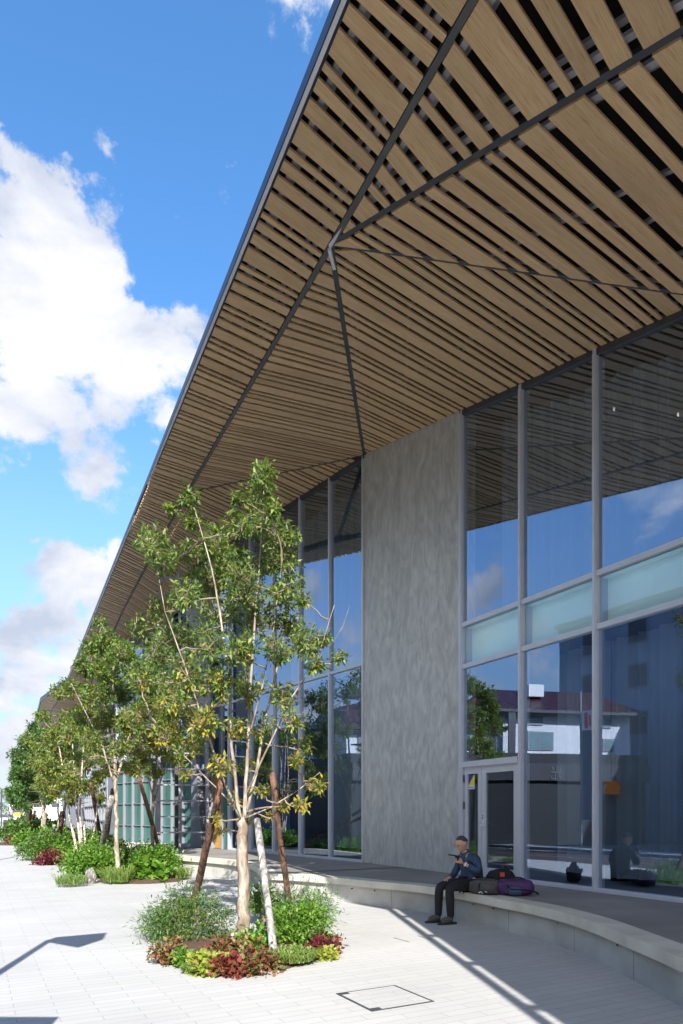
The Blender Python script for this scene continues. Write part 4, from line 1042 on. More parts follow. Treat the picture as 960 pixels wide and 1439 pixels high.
# further planters
shrub('leafy_shrub','green shrub at the left of the third planter',g(70,1208),.9,.8,2000,.11,'shrubA',8,.5)
shrub('leafy_shrub','green shrub around the birch-like stems',g(95,1208),1.0,.75,2200,.11,'shrubB',8,.5)
shrub('heuchera','dark maroon plant at the front of the third planter',g(76,1215),.4,.3,400,.1,'maroon',3,.7,cat='plant')
shrub('leafy_shrub','low shrub beside the steps beyond the second planter',g(125,1200),.9,.7,1500,.12,'shrubA',6,.5)
shrub('leafy_shrub','green shrub behind the third planter',g(62,1196),1.1,.9,2000,.14,'shrubB',8,.5)
shrub('leafy_shrub','dark shrub in shade behind the birch-like stems',g(100,1194),1.3,1.0,1800,.15,'shrubA',8,.5)
shrub('leafy_shrub','green shrub of the fourth planter, left',g(34,1182),1.2,1.2,2200,.18,'shrubA',8,.5)
shrub('leafy_shrub','green shrub of the fourth planter, right',g(52,1180),1.3,1.0,1800,.18,'shrubB',8,.5)
shrub('heuchera','red edging plants at the front of the fourth planter',g(30,1187),.55,.3,500,.14,'red',3,.7,cat='plant')
shrub('heuchera','orange edging plants at the front of the fourth planter',g(42,1187),.7,.3,600,.14,'rust',3,.7,cat='plant')
shrub('leafy_shrub','distant shrub between the last trees',g(50,1170),2.2,1.4,1500,.28,'shrubA',6,.5)

# ------------------------------------------------------------------ far street things at the left edge
c=G(-1,1163.5); bp=empty('black_post','slim tall black post at the left edge of the view','post',c)
c.x=-.4985*c.y
m=MB(); m.tube([c,c+Vector((0,0,4.2))],.085,10); part(m,'pole',M['aludark'],bp); m=MB(); m.tube([c,c+Vector((0,0,.12))],.24,10); part(m,'base',M['white'],bp)
c=G(8,1167.5); bn=empty('sign_pillar','short dark rectangular pillar sign with orange side edge','sign',c)
m=MB(); m.box(c.x-.19,c.x+.16,c.y-.1,c.y+.2,.10,1.02); part(m,'panel',M['aludark'],bn,bevel=.02)
m=MB(); m.box(c.x+.16,c.x+.21,c.y-.1,c.y+.2,.10,1.02); part(m,'side_edge',M['orange'],bn)
m=MB(); m.box(c.x-.25,c.x+.26,c.y-.15,c.y+.25,0,.10); part(m,'base',M['white'],bn)
M['yellow']=simple('yellow_board',(.75,.52,.03),.5,0,.05,3); M['redp']=simple('red_plastic',(.70,.06,.04),.5,0,.05,3); M['bluep']=simple('dark_blue_metal',(.04,.07,.14),.4,.2,.05,3)
c=G(26,1160); ys=empty('yellow_sign_board','yellow hoarding sign board on two posts far along the pavement','sign',c)
m=MB(); m.box(c.x-.62,c.x+.62,c.y,c.y+.1,1.15,1.68); part(m,'board',M['yellow'],ys)
m=MB(); m.box(c.x-.7,c.x+.64,c.y+.02,c.y+.12,1.68,2.0); part(m,'dark_header',M['aludark'],ys)
for x_ in (-.6,.52):
    m=MB(); m.box(c.x+x_,c.x+x_+.08,c.y+.11,c.y+.2,0,1.3); part(m,'leg',M['aludark'],ys)
c=G(37,1165); rb=empty('red_barrier','red plastic barrier with white top beyond the planters','barrier',c)
m=MB(); m.hexa([c+Vector(v) for v in ((-.3,0,0),(.15,0,0),(.15,.2,0),(-.3,.2,0))],[c+Vector(v) for v in ((-.25,.05,.7),(.3,.05,.7),(.3,.15,.7),(-.25,.15,.7))]); part(m,'lower_panel',M['redp'],rb)
m=MB(); m.box(c.x-.22,c.x+.42,c.y+.05,c.y+.15,.7,1.35); part(m,'upper_panel',M['white'],rb)
for k,x in enumerate((22.5,27.5,30)):
    c=G(x,1161.5); m=MB(); m.tube([c,c+Vector((0,0,1.2)),c+Vector((0,0,1.3))],[.14,.14,.08],12); o=m.build('white_bollard',M['white'],smooth=False)
    tag(o,['leftmost white street cabinet below the yellow board','middle white street cabinet below the yellow board','right white street cabinet below the yellow board'][k],'street cabinet','white cabinets below the yellow board')
# small car-like far vehicle left
def car(c,label,col):
    r=empty('parked_car',label,'car',c); cm=simple('car_paint',col,.25,.3,.02,2,spec=.6)
    def pr(prof,y0,y1,mat,nm):
        m=MB(); m.hexa([Vector((c.x+a,c.y+y0,c.z+b)) for a,b in prof],[Vector((c.x+a,c.y+y1,c.z+b)) for a,b in prof]); part(m,nm,mat,r,bevel=.04)
    pr([(-2.1,.3),(2.1,.3),(2.15,.75),(1.3,.9),(-2.1,.95)],-.85,.85,cm,'body')
    pr([(-1.9,.95),(1.2,.9),(.5,1.42),(-1.5,1.45)],-.75,.75,M['aludark'],'cabin')
    for x in(-1.3,1.3):
        m=MB(); m.tube([Vector((c.x+x,c.y-.87,.32)),Vector((c.x+x,c.y-.65,.32))],.32,16); w=part(m,'wheel',M['aludark'],r)
car(Vector(G(8,1157)),'small pale car parked beyond the dark pillar sign',(.6,.62,.64))
# far trees / houses closing the street
far=[(-63,130,'rounded dark evergreen closing the street, left of the pair'),(-78,150,'broad green tree far left beyond the street end'),(-50,128,'low dense tree beyond the yellow board'),(-92,150,'large dense tree at the far left street end'),(-40,135,'dark green tree behind the end of the building')]
for x,y,lab in far:
    hh=random.uniform(4.5,7)
    stems=[[((x,y,-.1),.3),((x+.2,y,2.0),.25),((x,y,hh*.7),.1)]]
    cls=[]
    for _ in range(16):
        a=random.uniform(0,6.28); r=random.uniform(0,3.4); cls.append(((x+r*math.cos(a),y+r*math.sin(a),random.uniform(1.8,hh)),1.5,26))
    tree('street_tree',lab,stems,cls,.42,M['leafC'],'barkgrey',k=5,twigr=.03,group='trees closing the street',depth=4)
fh=empty('far_house','pale low house with grey roof at the end of the street','house',(-66,150,0))
m=MB(); m.box(-72,-52,148,158,0,5.6); part(m,'wall',M['wallwhite'],fh)
m=MB(); m.hexa([Vector(v) for v in((-73,147,5.6),(-51,147,5.6),(-51,159,5.6),(-73,159,5.6))],[Vector(v) for v in((-68,152.5,8),(-56,152.5,8),(-56,153.5,8),(-68,153.5,8))]); part(m,'roof',M['foldgrey'],fh)
m=MB(); 
for k in range(5): m.box(-70.5+k*3.8,-68.8+k*3.8,147.9,147.99,2.9,4.3)
part(m,'windows',M['aludark'],fh)

# ------------------------------------------------------------------ things across the road (seen mirrored in the glass)
hs=empty('white_house','two-storey white house with dark red tiled roof across the road','house',(-23,18,0))
K1=Vector((-20.8,20.4,0)); t_=Vector((-.71,-.704,0)).normalized(); n_=Vector((.704,-.71,0)).normalized()
m=MB(); m.obox(K1,t_,n_,0,7.6,-7,0,4.75,7.1); part(m,'upper_wall',M['wallwhite'],hs)
m=MB(); m.obox(K1,t_,n_,-3.4,7.9,-7,.9,-.1,4.74); part(m,'shopfront',M['darkwall'],hs)
m=MB(); m.obox(K1,t_,n_,-3.4,8.0,.92,1.1,3.3,4.2); part(m,'sign_board',simple('dark_sign_board',(.05,.05,.055),.5,0,.1,2),hs)
def hq(u,v,z): p=K1+t_*u+n_*v; return Vector((p.x,p.y,z))
m=MB(); m.hexa([hq(-.6,-7.5,7.1),hq(8.2,-7.5,7.1),hq(8.2,.6,7.1),hq(-.6,.6,7.1)],[hq(.2,-4,8.7),hq(6.8,-4,8.7),hq(6.8,-2.6,8.7),hq(.2,-2.6,8.7)]); rf=part(m,'roof',M['tiles'],hs)
m=MB(); m.hexa([hq(-3.0,-5,4.75),hq(.0,-5,4.75),hq(.0,-.3,4.75),hq(-3.0,-.3,4.75)],[hq(-3.0,-5,6.2),hq(.0,-5,6.2),hq(.0,-.3,6.2),hq(-3.0,-.3,6.2)]); part(m,'side_wall',M['wallwhite'],hs)
m=MB(); m.hexa([hq(-3.4,-5.4,6.1),hq(.3,-5.4,6.1),hq(.3,.2,6.1),hq(-3.4,.2,6.1)],[hq(-2.2,-5,7.7),hq(.3,-5,8.3),hq(.3,-2,8.3),hq(-2.2,-2,7.7)]); part(m,'side_roof',M['tiles'],hs)
m=MB()
m.obox(K1,t_,n_,.0,.4,.55,.62,4.75,7.1); m.obox(K1,t_,n_,-.6,8.2,.5,.66,6.95,7.1); part(m,'gutter',M['aludark'],hs)
for (a,b,c_,e_) in ((1.4,2.9,5.0,6.0),(1.2,2.3,6.35,6.85),(5.9,6.6,5.0,5.7),(5.8,6.4,6.3,6.8),(-2.3,-1.5,5.0,5.9)):
    m=MB(); v0=0 if a>0 else -.3
    m.obox(K1,t_,n_,a,b,v0,v0+.06,c_,e_); w=part(m,'window',M['grey'],hs)
    m=MB(); m.obox(K1,t_,n_,a+.07,(a+b)/2-.03,v0+.06,v0+.07,c_+.07,e_-.07); m.obox(K1,t_,n_,(a+b)/2+.03,b-.07,v0+.06,v0+.07,c_+.07,e_-.07); m.build('pane',simple('house_pane',(.20,.30,.32),.1,0,.1,2),w)
m=MB(); m.obox(K1,t_,n_,2.0,2.9,-1.6,-1.0,8.1,8.75); ac=part(m,'air_conditioner',M['white'],hs)
# sign text
def text(txt,loc,rot,size,mat,parent,name='lettering',ext=.01):
    cu=bpy.data.curves.new(name,'FONT'); cu.body=txt; cu.size=size; cu.extrude=ext; cu.align_x='CENTER'
    o=bpy.data.objects.new(name,cu); COL.objects.link(o); o.location=loc; o.rotation_euler=rot; cu.materials.append(mat)
    bpy.context.view_layer.update(); dg=bpy.context.evaluated_depsgraph_get(); me=bpy.data.meshes.new_from_object(o.evaluated_get(dg))
    me.name=name; mw=o.matrix_world.copy(); bpy.data.objects.remove(o); o=bpy.data.objects.new(name,me); COL.objects.link(o); me.transform(mw)
    if parent: 
        o.parent=parent; o.location=-parent.location
    return o
ang=math.atan2(n_.y,n_.x)+math.pi/2
M['signtxt']=simple('sign_lettering',(.16,.17,.18),.5,0,.05,3)
text('光',hq(2.5,1.12,3.42),(math.pi/2,0,ang),.75,M['signtxt'],hs); 
# vertical banner sign
bnr=empty('banner_sign','tall vertical shop banner on a pole across the road','sign',(-16.4,15.4,0))
bp_=W(21.6,7.6); 
m=MB(); m.tube([Vector((bp_.x,bp_.y,0)),Vector((bp_.x,bp_.y,7.2))],.05,8); part(m,'pole',M['grey'],bnr)
bd=Vector((.25,-.97,0)).normalized(); bnm=Vector((.97,.25,0))
m=MB(); m.obox(bp_,bd,bnm,.06,.66,-.02,.02,1.3,5.4); part(m,'lower_panel',simple('blue_banner',(.10,.14,.22),.6,0,.05,2),bnr)
m=MB(); m.obox(bp_,bd,bnm,.06,.66,-.02,.02,5.4,6.3); part(m,'upper_panel',M['white'],bnr)
m=MB(); m.obox(bp_,bd,bnm,.2,.36,.021,.03,5.5,6.2); m.obox(bp_,bd,bnm,.42,.5,.021,.03,5.6,6.1); part(m,'red_mark',M['redp'],bnr)
# second small white sign mirrored in the left glass
sg=empty('small_vertical_sign','small white vertical sign with black characters on a post','sign',(-18.5,27,0))
sp_=W(33.2,7.6); m=MB(); m.tube([Vector((sp_.x,sp_.y,0)),Vector((sp_.x,sp_.y,4.9))],.05,8); part(m,'pole',M['aludark'],sg)
m=MB(); m.obox(sp_,Vector((.3,-.95,0)),Vector((.95,.3,0)),.05,.55,-.04,.04,2.9,4.8); part(m,'panel',M['white'],sg)
m=MB(); 
for k,zz in enumerate((3.1,3.55,4.0,4.4)):
    m.obox(sp_,Vector((.3,-.95,0)),Vector((.95,.3,0)),.15,.42,.041,.05,zz,zz+.06); m.obox(sp_,Vector((.3,-.95,0)),Vector((.95,.3,0)),.25,.31,.041,.051,zz-.1,zz+.2)
part(m,'characters',M['aludark'],sg)
# tall block
tb=empty('grey_apartment_block','blue-grey apartment block rising behind the white house','building',(-30,10,0))
O=W(33.5,19); d=Vector((.461,-.887,0)); n=Vector((.887,.461,0))
m=MB(); m.obox(O,d,n,0,34,-9,0,-.1,14.3); part(m,'wall',M['bluegrey'],tb)
m=MB(); m.obox(O,d,n,-.2,34.2,-9.2,.2,14.3,14.6); part(m,'parapet',M['grey'],tb)
for k in range(9):
    for zz in (3.5,6.4,9.3,12.0):
        m=MB(); m.obox(O,d,n,2+k*3.6,3.4+k*3.6,.0,.05,zz,zz+1.5); w=part(m,'window',M['grey'],tb)
        m=MB(); m.obox(O,d,n,2.1+k*3.6,3.3+k*3.6,.05,.06,zz+.1,zz+1.4); m.build('pane',M['aludark'],w)
# more frontage along the opposite side
for k,(s0,s1,w0,hh,mt,lab) in enumerate([(-30,3,9,6.5,'darkwall','low dark commercial building across the road, behind the viewer'),(3,17,10.5,5.2,'grey','low grey workshop across the road'),(38,58,11,7.5,'grey','pale grey block across the road beyond the white house'),(60,90,10,6.0,'wallwhite','long white building further along the road')]):
    O=W(s0,w0); e_=empty('street_building',lab,'building',O); d=Vector((-.461,.887,0)); n=Vector((.887,.461,0)); L=s1-s0
    m=MB(); m.obox(O,d,n,0,L,-8,0,-.1,hh); part(m,'wall',M[mt],e_); m=MB(); m.obox(O,d,n,-.3,L+.3,-8.3,.3,hh,hh+.25); part(m,'roof',M['foldgrey'],e_)
    for j in range(int(L/3)):
        m=MB(); m.obox(O,d,n,.8+j*3,2.4+j*3,0,.06,hh*.5,hh*.5+1.3); w=part(m,'window',M['aludark'],e_)
# tree across the road
for (s,w,hh,lab) in [(33.5,8.6,9.5,'tall green street tree left of the white house'),(12,9.2,7.5,'leafy street tree in front of the grey workshop'),(46,9,8,'leafy street tree before the pale grey block')]:
    b=W(s,w); stems=[[((b.x,b.y,-.1),.16),((b.x,b.y,2.4),.12),((b.x,b.y,hh*.8),.05)]]; cls=[]
    for _ in range(22):
        a=random.uniform(0,6.28); r=random.uniform(0,1.7); cls.append(((b.x+r*math.cos(a),b.y+r*math.sin(a),random.uniform(2.8,hh)),.8,22))
    tree('street_tree',lab,stems,cls,.2,M['leafC'],'barkgrey',k=6,twigr=.012,group='street trees across the road',depth=2)

# ------------------------------------------------------------------ street lamp (its shadow falls in view) and sign boards
SC=1.5; sdx,sdy=-.139*SC,.990*SC
def from_shadow(px,py,z):
    s=G(px,py); return Vector((s.x-sdx*z,s.y-sdy*z,z))
def lamp(tip,zz,label,k=1.0):
    t=from_shadow(tip[0],tip[1],zz); e_=empty('street_lamp',label,'street lamp',(t.x,t.y,0),'street lamps along the road')
    m=MB(); m.tube([Vector((t.x,t.y,0)),Vector((t.x,t.y,zz))],[.06,.045],10); part(m,'pole',M['aludark'],e_)
    m=MB(); c=Vector((t.x,t.y,zz)); hd=Vector((1,.02,.0)).normalized(); hn=Vector((0,3.0,0))
    m.hexa([c+hd*0-hn*.04,c+hd*.55*k-hn*.17*k,c+hd*.66*k,c+hd*.55*k+hn*.15*k,c+hn*.04],[p+Vector((0,0,.05)) for p in (c+hd*0-hn*.04,c+hd*.55*k-hn*.17*k,c+hd*.66*k,c+hd*.55*k+hn*.15*k,c+hn*.04)]); part(m,'lamp_head',M['aludark'],e_)
lamp((70,1321),4.4,'black street lamp with wedge head just left of the view')
lamp((33,1202),4.4,'second black street lamp further along, left of the view')
c=from_shadow(82,1430,2.6); sgn=empty('road_sign','flat rectangular sign board behind the viewer','sign',(c.x,c.y,0))
m=MB(); m.box(c.x-1.2,c.x,c.y-.02,c.y+.02,1.6,2.6); part(m,'panel',M['grey'],sgn); m=MB(); m.tube([Vector((c.x-.6,c.y,0)),Vector((c.x-.6,c.y,1.6))],.04,8); part(m,'pole',M['grey'],sgn)

exec_people=True
# ------------------------------------------------------------------ person
M['skin']=simple('skin',(.56,.31,.21),.55,0,.08,12); M['hair']=simple('grey_black_hair',(.07,.07,.075),.6,0,.8,90,.8)
M['shirt']=simple('navy_denim_shirt',(.028,.062,.125),.8,0,.25,14,.3); M['vest']=simple('dark_olive_vest',(.035,.036,.032),.85,0,.2,16,.3)
M['trouser']=simple('black_trousers',(.012,.013,.018),.85,0,.3,10,.3); M['shoe']=simple('brown_grey_shoe',(.09,.08,.075),.7,0,.4,30,.4)
M['sole']=simple('dark_sole',(.03,.03,.03),.8,0,.1,5)
fwd=Vector((-.89,-.456,0)).normalized(); lft=Vector((.456,-.89,0)).normalized()
PO=Vector((1.77,10.08,.44))
def L2W(x,y,z): return PO+fwd*x+lft*y+Vector((0,0,z))
per=empty('person','older man in blue shirt and dark vest seated on the bench, holding a phone','person',PO)
def skin(name,mat,chains,sub=2,parent=per):
    """chains: list of joint lists [(x,y,z,r or (rx,ry))]; joints with identical coordinates are welded"""
    bm=bmesh.new(); me=bpy.data.meshes.new(name); vs=[];es=[];rs=[]
    def idx(p,r):
        for i,v in enumerate(vs):
            if (Vector(v)-Vector(p)).length<1e-5: return i
        vs.append(p); rs.append(r if hasattr(r,'__len__') else (r,r)); return len(vs)-1
    for ch in chains:
        pr=None
        for (x,y,z,r) in ch:
            i=idx(tuple(L2W(x,y,z)),r)
            if pr is not None and pr!=i: es.append((pr,i))
            pr=i
    me.from_pydata(vs,es,[]); o=bpy.data.objects.new(name,me); COL.objects.link(o)
    m=o.modifiers.new('skin','SKIN'); m.use_smooth_shade=True
    for i,r in enumerate(rs): me.skin_vertices[0].data[i].radius=r
    me.skin_vertices[0].data[0].use_root=True
    s=o.modifiers.new('sub','SUBSURF'); s.levels=sub; s.render_levels=sub
    bpy.context.view_layer.update(); dg=bpy.context.evaluated_depsgraph_get()
    me2=bpy.data.meshes.new_from_object(o.evaluated_get(dg)); bpy.data.objects.remove(o); me2.name=name
    for p in me2.polygons: p.use_smooth=True
    me2.materials.clear(); me2.materials.append(mat)
    o=bpy.data.objects.new(name,me2); COL.objects.link(o); o.parent=parent; o.location=-parent.location
    return o
# body (skin): pelvis root, spine, neck, head, arms with hands, legs down to feet
pel=(-.17,0,.11)
neck=(-.065,0,.575,.052); 
hand_up=(.135,.075,.455)     # near (left) hand raised with phone
bodych=[[(*pel,.11),(-.18,0,.28,.115),(-.14,0,.42,.12),(-.095,0,.52,.08),neck,(-.045,0,.62,.05)],
 [(-.095,0,.52,.08),(-.11,.17,.485,.055),(-.125,.24,.40,.045),(-.10,.255,.315,.030),(-.02,.20,.375,.030),(.065,.135,.435,.026)],
 [(-.095,0,.52,.08),(-.11,-.17,.485,.055),(-.11,-.235,.35,.045),(-.03,-.24,.22,.040),(.08,-.17,.20,.032),(.155,-.12,.185,.026)],
 [(*pel,.11),(-.12,.09,.10,.09),(.10,.10,.11,.082),(.29,.11,.085,.062),(.285,.11,-.10,.055),(.275,.11,-.34,.040)],
 [(*pel,.11),(-.12,-.09,.10,.09),(.10,-.10,.11,.082),(.31,-.11,.085,.062),(.32,-.12,-.10,.055),(.33,-.12,-.34,.040)]]
body=skin('body',M['skin'],bodych)
# head: sculpted from an ellipsoid grid
def head():
    m=MB(); c=L2W(-.005,0,.705); nod=math.radians(18)
    base=len(m.v); nu,nv=32,24
    for j in range(nv+1):
        th=math.pi*j/nv
        for i in range(nu):
            a=2*math.pi*i/nu
            x=math.sin(th)*math.cos(a); y=math.sin(th)*math.sin(a); z=math.cos(th)
            rx,ry,rz=.098,.076,.118
            if z<0: rx*=1-.18*(-z); ry*=1-.30*(-z)
            px_,py_,pz_=x*rx,y*ry,z*rz
            if x>0:
                # nose
                nz=math.exp(-((pz_+.012)/.022)**2-(py_/.014)**2); px_+=.026*nz
                br=math.exp(-((pz_-.030)/.012)**2-(py_/.05)**2); px_+=.006*br
                ey=math.exp(-((pz_-.012)/.012)**2-((abs(py_)-.030)/.014)**2); px_-=.008*ey
                li=math.exp(-((pz_+.052)/.009)**2-(py_/.022)**2); px_+=.006*li
                chn=math.exp(-((pz_+.088)/.018)**2-(py_/.025)**2); px_+=.014*chn
            ea=math.exp(-((pz_+.0)/.026)**2-((px_+.008)/.014)**2); py_+= math.copysign(.016*ea,py_) if abs(y)>.5 else 0
            X=px_*math.cos(nod)+pz_*math.sin(nod); Z=-px_*math.sin(nod)+pz_*math.cos(nod)
            m.v.append(tuple(c+fwd*X+lft*py_+Vector((0,0,Z))))
    for j in range(nv):
        for i in range(nu):
            i2=(i+1)%nu; m.f.append((base+j*nu+i,base+(j+1)*nu+i,base+(j+1)*nu+i2,base+j*nu+i2)); m.uv.append([(0,0)]*4)
    return m,c,nod
hm,hc,nod=head(); 
def HW(x,y,z):
    X=x*math.cos(nod)+z*math.sin(nod); Z=-x*math.sin(nod)+z*math.cos(nod); return hc+fwd*X+lft*y+Vector((0,0,Z))
hd=hm.build('head_tmp',M['skin'],None,smooth=True)
# join head into the body mesh so the body stays one figure
bmj=bmesh.new(); bmj.from_mesh(body.data); 
tmp=hd.data.copy(); tmp.transform(Matrix.Identity(4)); bmj.from_mesh(tmp)
# hands: palm + 5 fingers each, own skinned chains
def handchains(w,f,u,s,curl):
    """w wrist point, f forward dir, u back-of-hand dir, s thumb-side dir (local tuples)"""
    w=Vector(w);f=Vector(f).normalized();u=Vector(u).normalized();s=Vector(s).normalized(); ch=[]
    pm=w+f*.045; ch.append([(*w,.020),(*pm,(.030)),(*(w+f*.085),.024)])
    for k,(o,ln) in enumerate(((.030,.070),(.010,.080),(-.010,.075),(-.028,.060))):
        a=w+f*.075+s*o; b=w+f*.095+s*o; c=b+(f*math.cos(curl)-u*math.sin(curl))*ln*.5; e=c+(f*math.cos(curl*2.2)-u*math.sin(curl*2.2))*ln*.5
        ch.append([(*(w+f*.05+s*o*.6),.010),(*b,.0095),(*c,.0088),(*e,.0075)])
    a=w+f*.025+s*.02; b=w+f*.055+s*.05-u*.01; c=b+(f*.8-u*.5)*.035
    ch.append([(*a,.012),(*b,.011),(*c,.0085)])
    return ch
hms=[]
for chs in (handchains((.065,.135,.435),(.80,-.35,.40),(.1,.9,.25),(-.35,-.1,.9),.8), handchains((.155,-.12,.185),(.95,.1,-.35),(.3,0,.95),(.0,.95,.1),.5)):
    for chn in chs: hms.append(skin('h',M['skin'],[chn],1))
for o in hms:
    bmj.from_mesh(o.data); bpy.data.objects.remove(o)
bmj.to_mesh(body.data); bmj.free(); bpy.data.objects.remove(hd)
for p in body.data.polygons: p.use_smooth=True
# clothes
skin('shirt',M['shirt'],[[(-.165,0,.10,.145),(-.175,0,.28,.152),(-.14,0,.42,.148),(-.105,0,.515,.095),(-.08,0,.56,.062)],
 [(-.105,0,.515,.095),(-.115,.175,.485,.068),(-.13,.245,.40,.060),(-.10,.262,.31,.068),(-.04,.22,.36,.056),(.02,.17,.405,.044)],
 [(-.105,0,.515,.095),(-.115,-.175,.485,.068),(-.115,-.24,.35,.058),(-.03,-.245,.22,.054),(.06,-.19,.205,.044),(.11,-.15,.195,.036)]])
skin('vest',M['vest'],[[(-.215,0,.09,.168),(-.215,0,.28,.165),(-.185,0,.42,.16),(-.135,0,.505,.105)],[(-.135,0,.505,.105),(-.125,.14,.515,.068)],[(-.135,0,.505,.105),(-.125,-.14,.515,.068)]])
skin('trousers',M['trouser'],[[(-.17,0,.11,.13),(-.12,.09,.105,.10),(.10,.10,.115,.092),(.295,.11,.085,.073),(.285,.11,-.10,.068),(.272,.11,-.37,.052)],
 [(-.17,0,.11,.13),(-.12,-.09,.105,.10),(.10,-.10,.115,.092),(.315,-.11,.085,.073),(.32,-.12,-.10,.068),(.33,-.12,-.37,.052)]])
skin('belt_area',M['trouser'],[[(-.19,.05,.05,.10),(-.19,-.05,.05,.10)]],1)
for y_,x_ in ((.11,.27),(-.12,.33)):
    s_=skin('shoe',M['shoe'],[[(x_-.04,y_,-.365,.052),(x_+.05,y_,-.370,.054),(x_+.12,y_,-.385,.050),(x_+.17,y_,-.395,.040)],[(x_-.04,y_,-.375,.042),(x_+.0,y_,-.345,.042)]],2)
    m=MB(); pts=[(-.085,-.030),(-.04,-.042),(.08,-.046),(.17,-.045),(.225,-.02),(.225,.02),(.17,.045),(.08,.046),(-.04,.042),(-.085,.030)]
    m.hexa([L2W(x_+a,y_+b,-.438) for a,b in pts],[L2W(x_+a,y_+b,-.412) for a,b in pts]); so=part(m,'sole',M['sole'],per)
# hair cap
m=MB(); base=0; nu,nv=30,14
for j in range(nv+1):
    for i in range(nu):
        a=2*math.pi*i/nu; front=math.cos(a); lim=.62+.50*(1-front)/2*1.3+.05*math.sin(5*a)
        th=lim*j/nv*1.22
        r=1.075+random.uniform(-.02,.03)
        x=math.sin(th)*math.cos(a)*.098*r; y=math.sin(th)*math.sin(a)*.076*r*1.02; z=math.cos(th)*.118*1.07*(r/1.10)
        m.v.append(tuple(HW(x-.006,y,z+.002)))
for j in range(nv):
    for i in range(nu):
        i2=(i+1)%nu; m.f.append((j*nu+i,(j+1)*nu+i,(j+1)*nu+i2,j*nu+i2)); m.uv.append([(0,0)]*4)
part(m,'hair',M['hair'],per,smooth=True)
m=MB()
for sgn_ in (1,-1):
    cc=[HW(.098,sgn_*.032+.022*math.cos(t),.010+.017*math.sin(t)) for t in np.linspace(0,6.283,13)]; m.tube(cc,.0034,4,caps=False)
    m.tube([HW(.098,sgn_*.054,.013),HW(.02,sgn_*.078,.016)],.0022,4)
m.tube([HW(.099,-.010,.012),HW(.099,.010,.012)],.0022,4)
part(m,'glasses',M['aludark'],per)
m=MB(); a=L2W(.035,.155,.415); b=L2W(.05,.145,.425); m.tube([a,b],.034,12); part(m,'watch',M['gutter'],per)
m=MB(); m.tube([L2W(-.098,.0,.50),L2W(-.085,.0,.54),L2W(-.066,.0,.58),L2W(-.055,.0,.60)],[.125,.095,.072,.066],14,caps=False); part(m,'collar',M['shirt'],per,smooth=True)
# phone
pc=L2W(.185,.075,.545); phn=empty('phone','black phone in a case held up in the raised hand','phone',pc)
px_=fwd; up_=Vector((0,0,1))
ax=(fwd*.85+up_*.15).normalized(); ay=lft; az=ax.cross(ay).normalized()
def bx(c,ax,ay,az,a,b,d_):
    m=MB(); m.hexa([c-ax*a-ay*b-az*d_,c+ax*a-ay*b-az*d_,c+ax*a+ay*b-az*d_,c-ax*a+ay*b-az*d_],[c-ax*a-ay*b+az*d_,c+ax*a-ay*b+az*d_,c+ax*a+ay*b+az*d_,c-ax*a+ay*b+az*d_]); return m
part(bx(pc,ax,ay,az,.08,.04,.007),'case',M['trouser'],phn); part(bx(pc-ax*.05-up_*.035,ax,ay,az,.012,.035,.03),'case_flap',M['trouser'],phn)
part(bx(pc+az*.0085,ax,ay,az,.072,.034,.001),'screen',M['navy'],phn)

# bags
M['purple']=simple('purple_nylon',(.055,.02,.10),.6,0,.3,12,.4); M['greybag']=simple('grey_brown_nylon',(.07,.062,.06),.75,0,.25,14,.4); M['blackf']=simple('black_fabric',(.012,.012,.014),.8,0,.2,10,.3)
def lump(c,ax,r,seed,bump=.10,sq=.7,name='body',mat=None,root=None):
    """rounded box-ish bag body"""
    m=MB(); nu,nv=28,16; ay=Vector((-ax.y,ax.x,0)); rr=random.Random(seed); ph=[rr.uniform(0,6) for _ in range(6)]
    def se(v,e): return math.copysign(abs(v)**e,v)
    for j in range(nv+1):
        th=math.pi*j/nv
        for i in range(nu):
            a=2*math.pi*i/nu; k=1+bump*(.5*math.sin(4*a+ph[0]+3*th)+.5*math.sin(7*th+2*a+ph[1]))
            x=se(math.sin(th),sq)*se(math.cos(a),sq)*r[0]*k; y=se(math.sin(th),sq)*se(math.sin(a),sq)*r[1]*k; z=se(math.cos(th),sq)*r[2]*(k if th<1.6 else 1)
            m.v.append(tuple(c+ax*x+ay*y+Vector((0,0,z))))
    for j in range(nv):
        for i in range(nu):
            i2=(i+1)%nu; m.f.append((j*nu+i,(j+1)*nu+i,(j+1)*nu+i2,j*nu+i2)); m.uv.append([(0,0)]*4)
    return part(m,name,mat,root,smooth=True)
tang=Vector((.62,-.785,0)).normalized()
bc=G(722,1259,.44)+Vector((.05,.10,.0)); pb=empty('purple_bag','purple sports bag lying on the terrace beside the grey pack','bag',bc)
lump(bc+Vector((0,0,.115)),Vector((1,-.1,0)).normalized(),(.26,.14,.115),3,.06,.62,'body',M['purple'],pb)
lump(bc+Vector((-.04,-.125,.07)),Vector((1,-.1,0)).normalized(),(.10,.03,.065),5,.05,.7,'side_pocket',M['bluep'],pb)
m=MB(); m.tube([bc+Vector(v) for v in ((-.16,-.14,.16),(-.1,-.15,.10),(.12,-.16,.09),(.27,-.10,.05),(.31,-.05,.02))],.012,6); m.tube([bc+Vector(v) for v in ((-.12,.0,.23),(-.05,-.03,.26),(.06,-.03,.25),(.14,0,.22))],.011,6); part(m,'strap',M['blackf'],pb,smooth=True)
gc=G(684,1257,.44)+Vector((.0,.08,0)); gb=empty('grey_backpack','grey-brown backpack lying beside the seated person','bag',gc)
lump(gc+Vector((0,0,.10)),Vector((1,-.5,0)).normalized(),(.23,.16,.12),8,.08,.7,'body',M['greybag'],gb)
m=MB()
for k in range(3):
    m.tube([gc+Vector((-.13+.07*k,-.15,.03+.01*k)),gc+Vector((-.10+.07*k,-.17,.05)),gc+Vector((-.07+.07*k,-.15,.02))],.008,6)
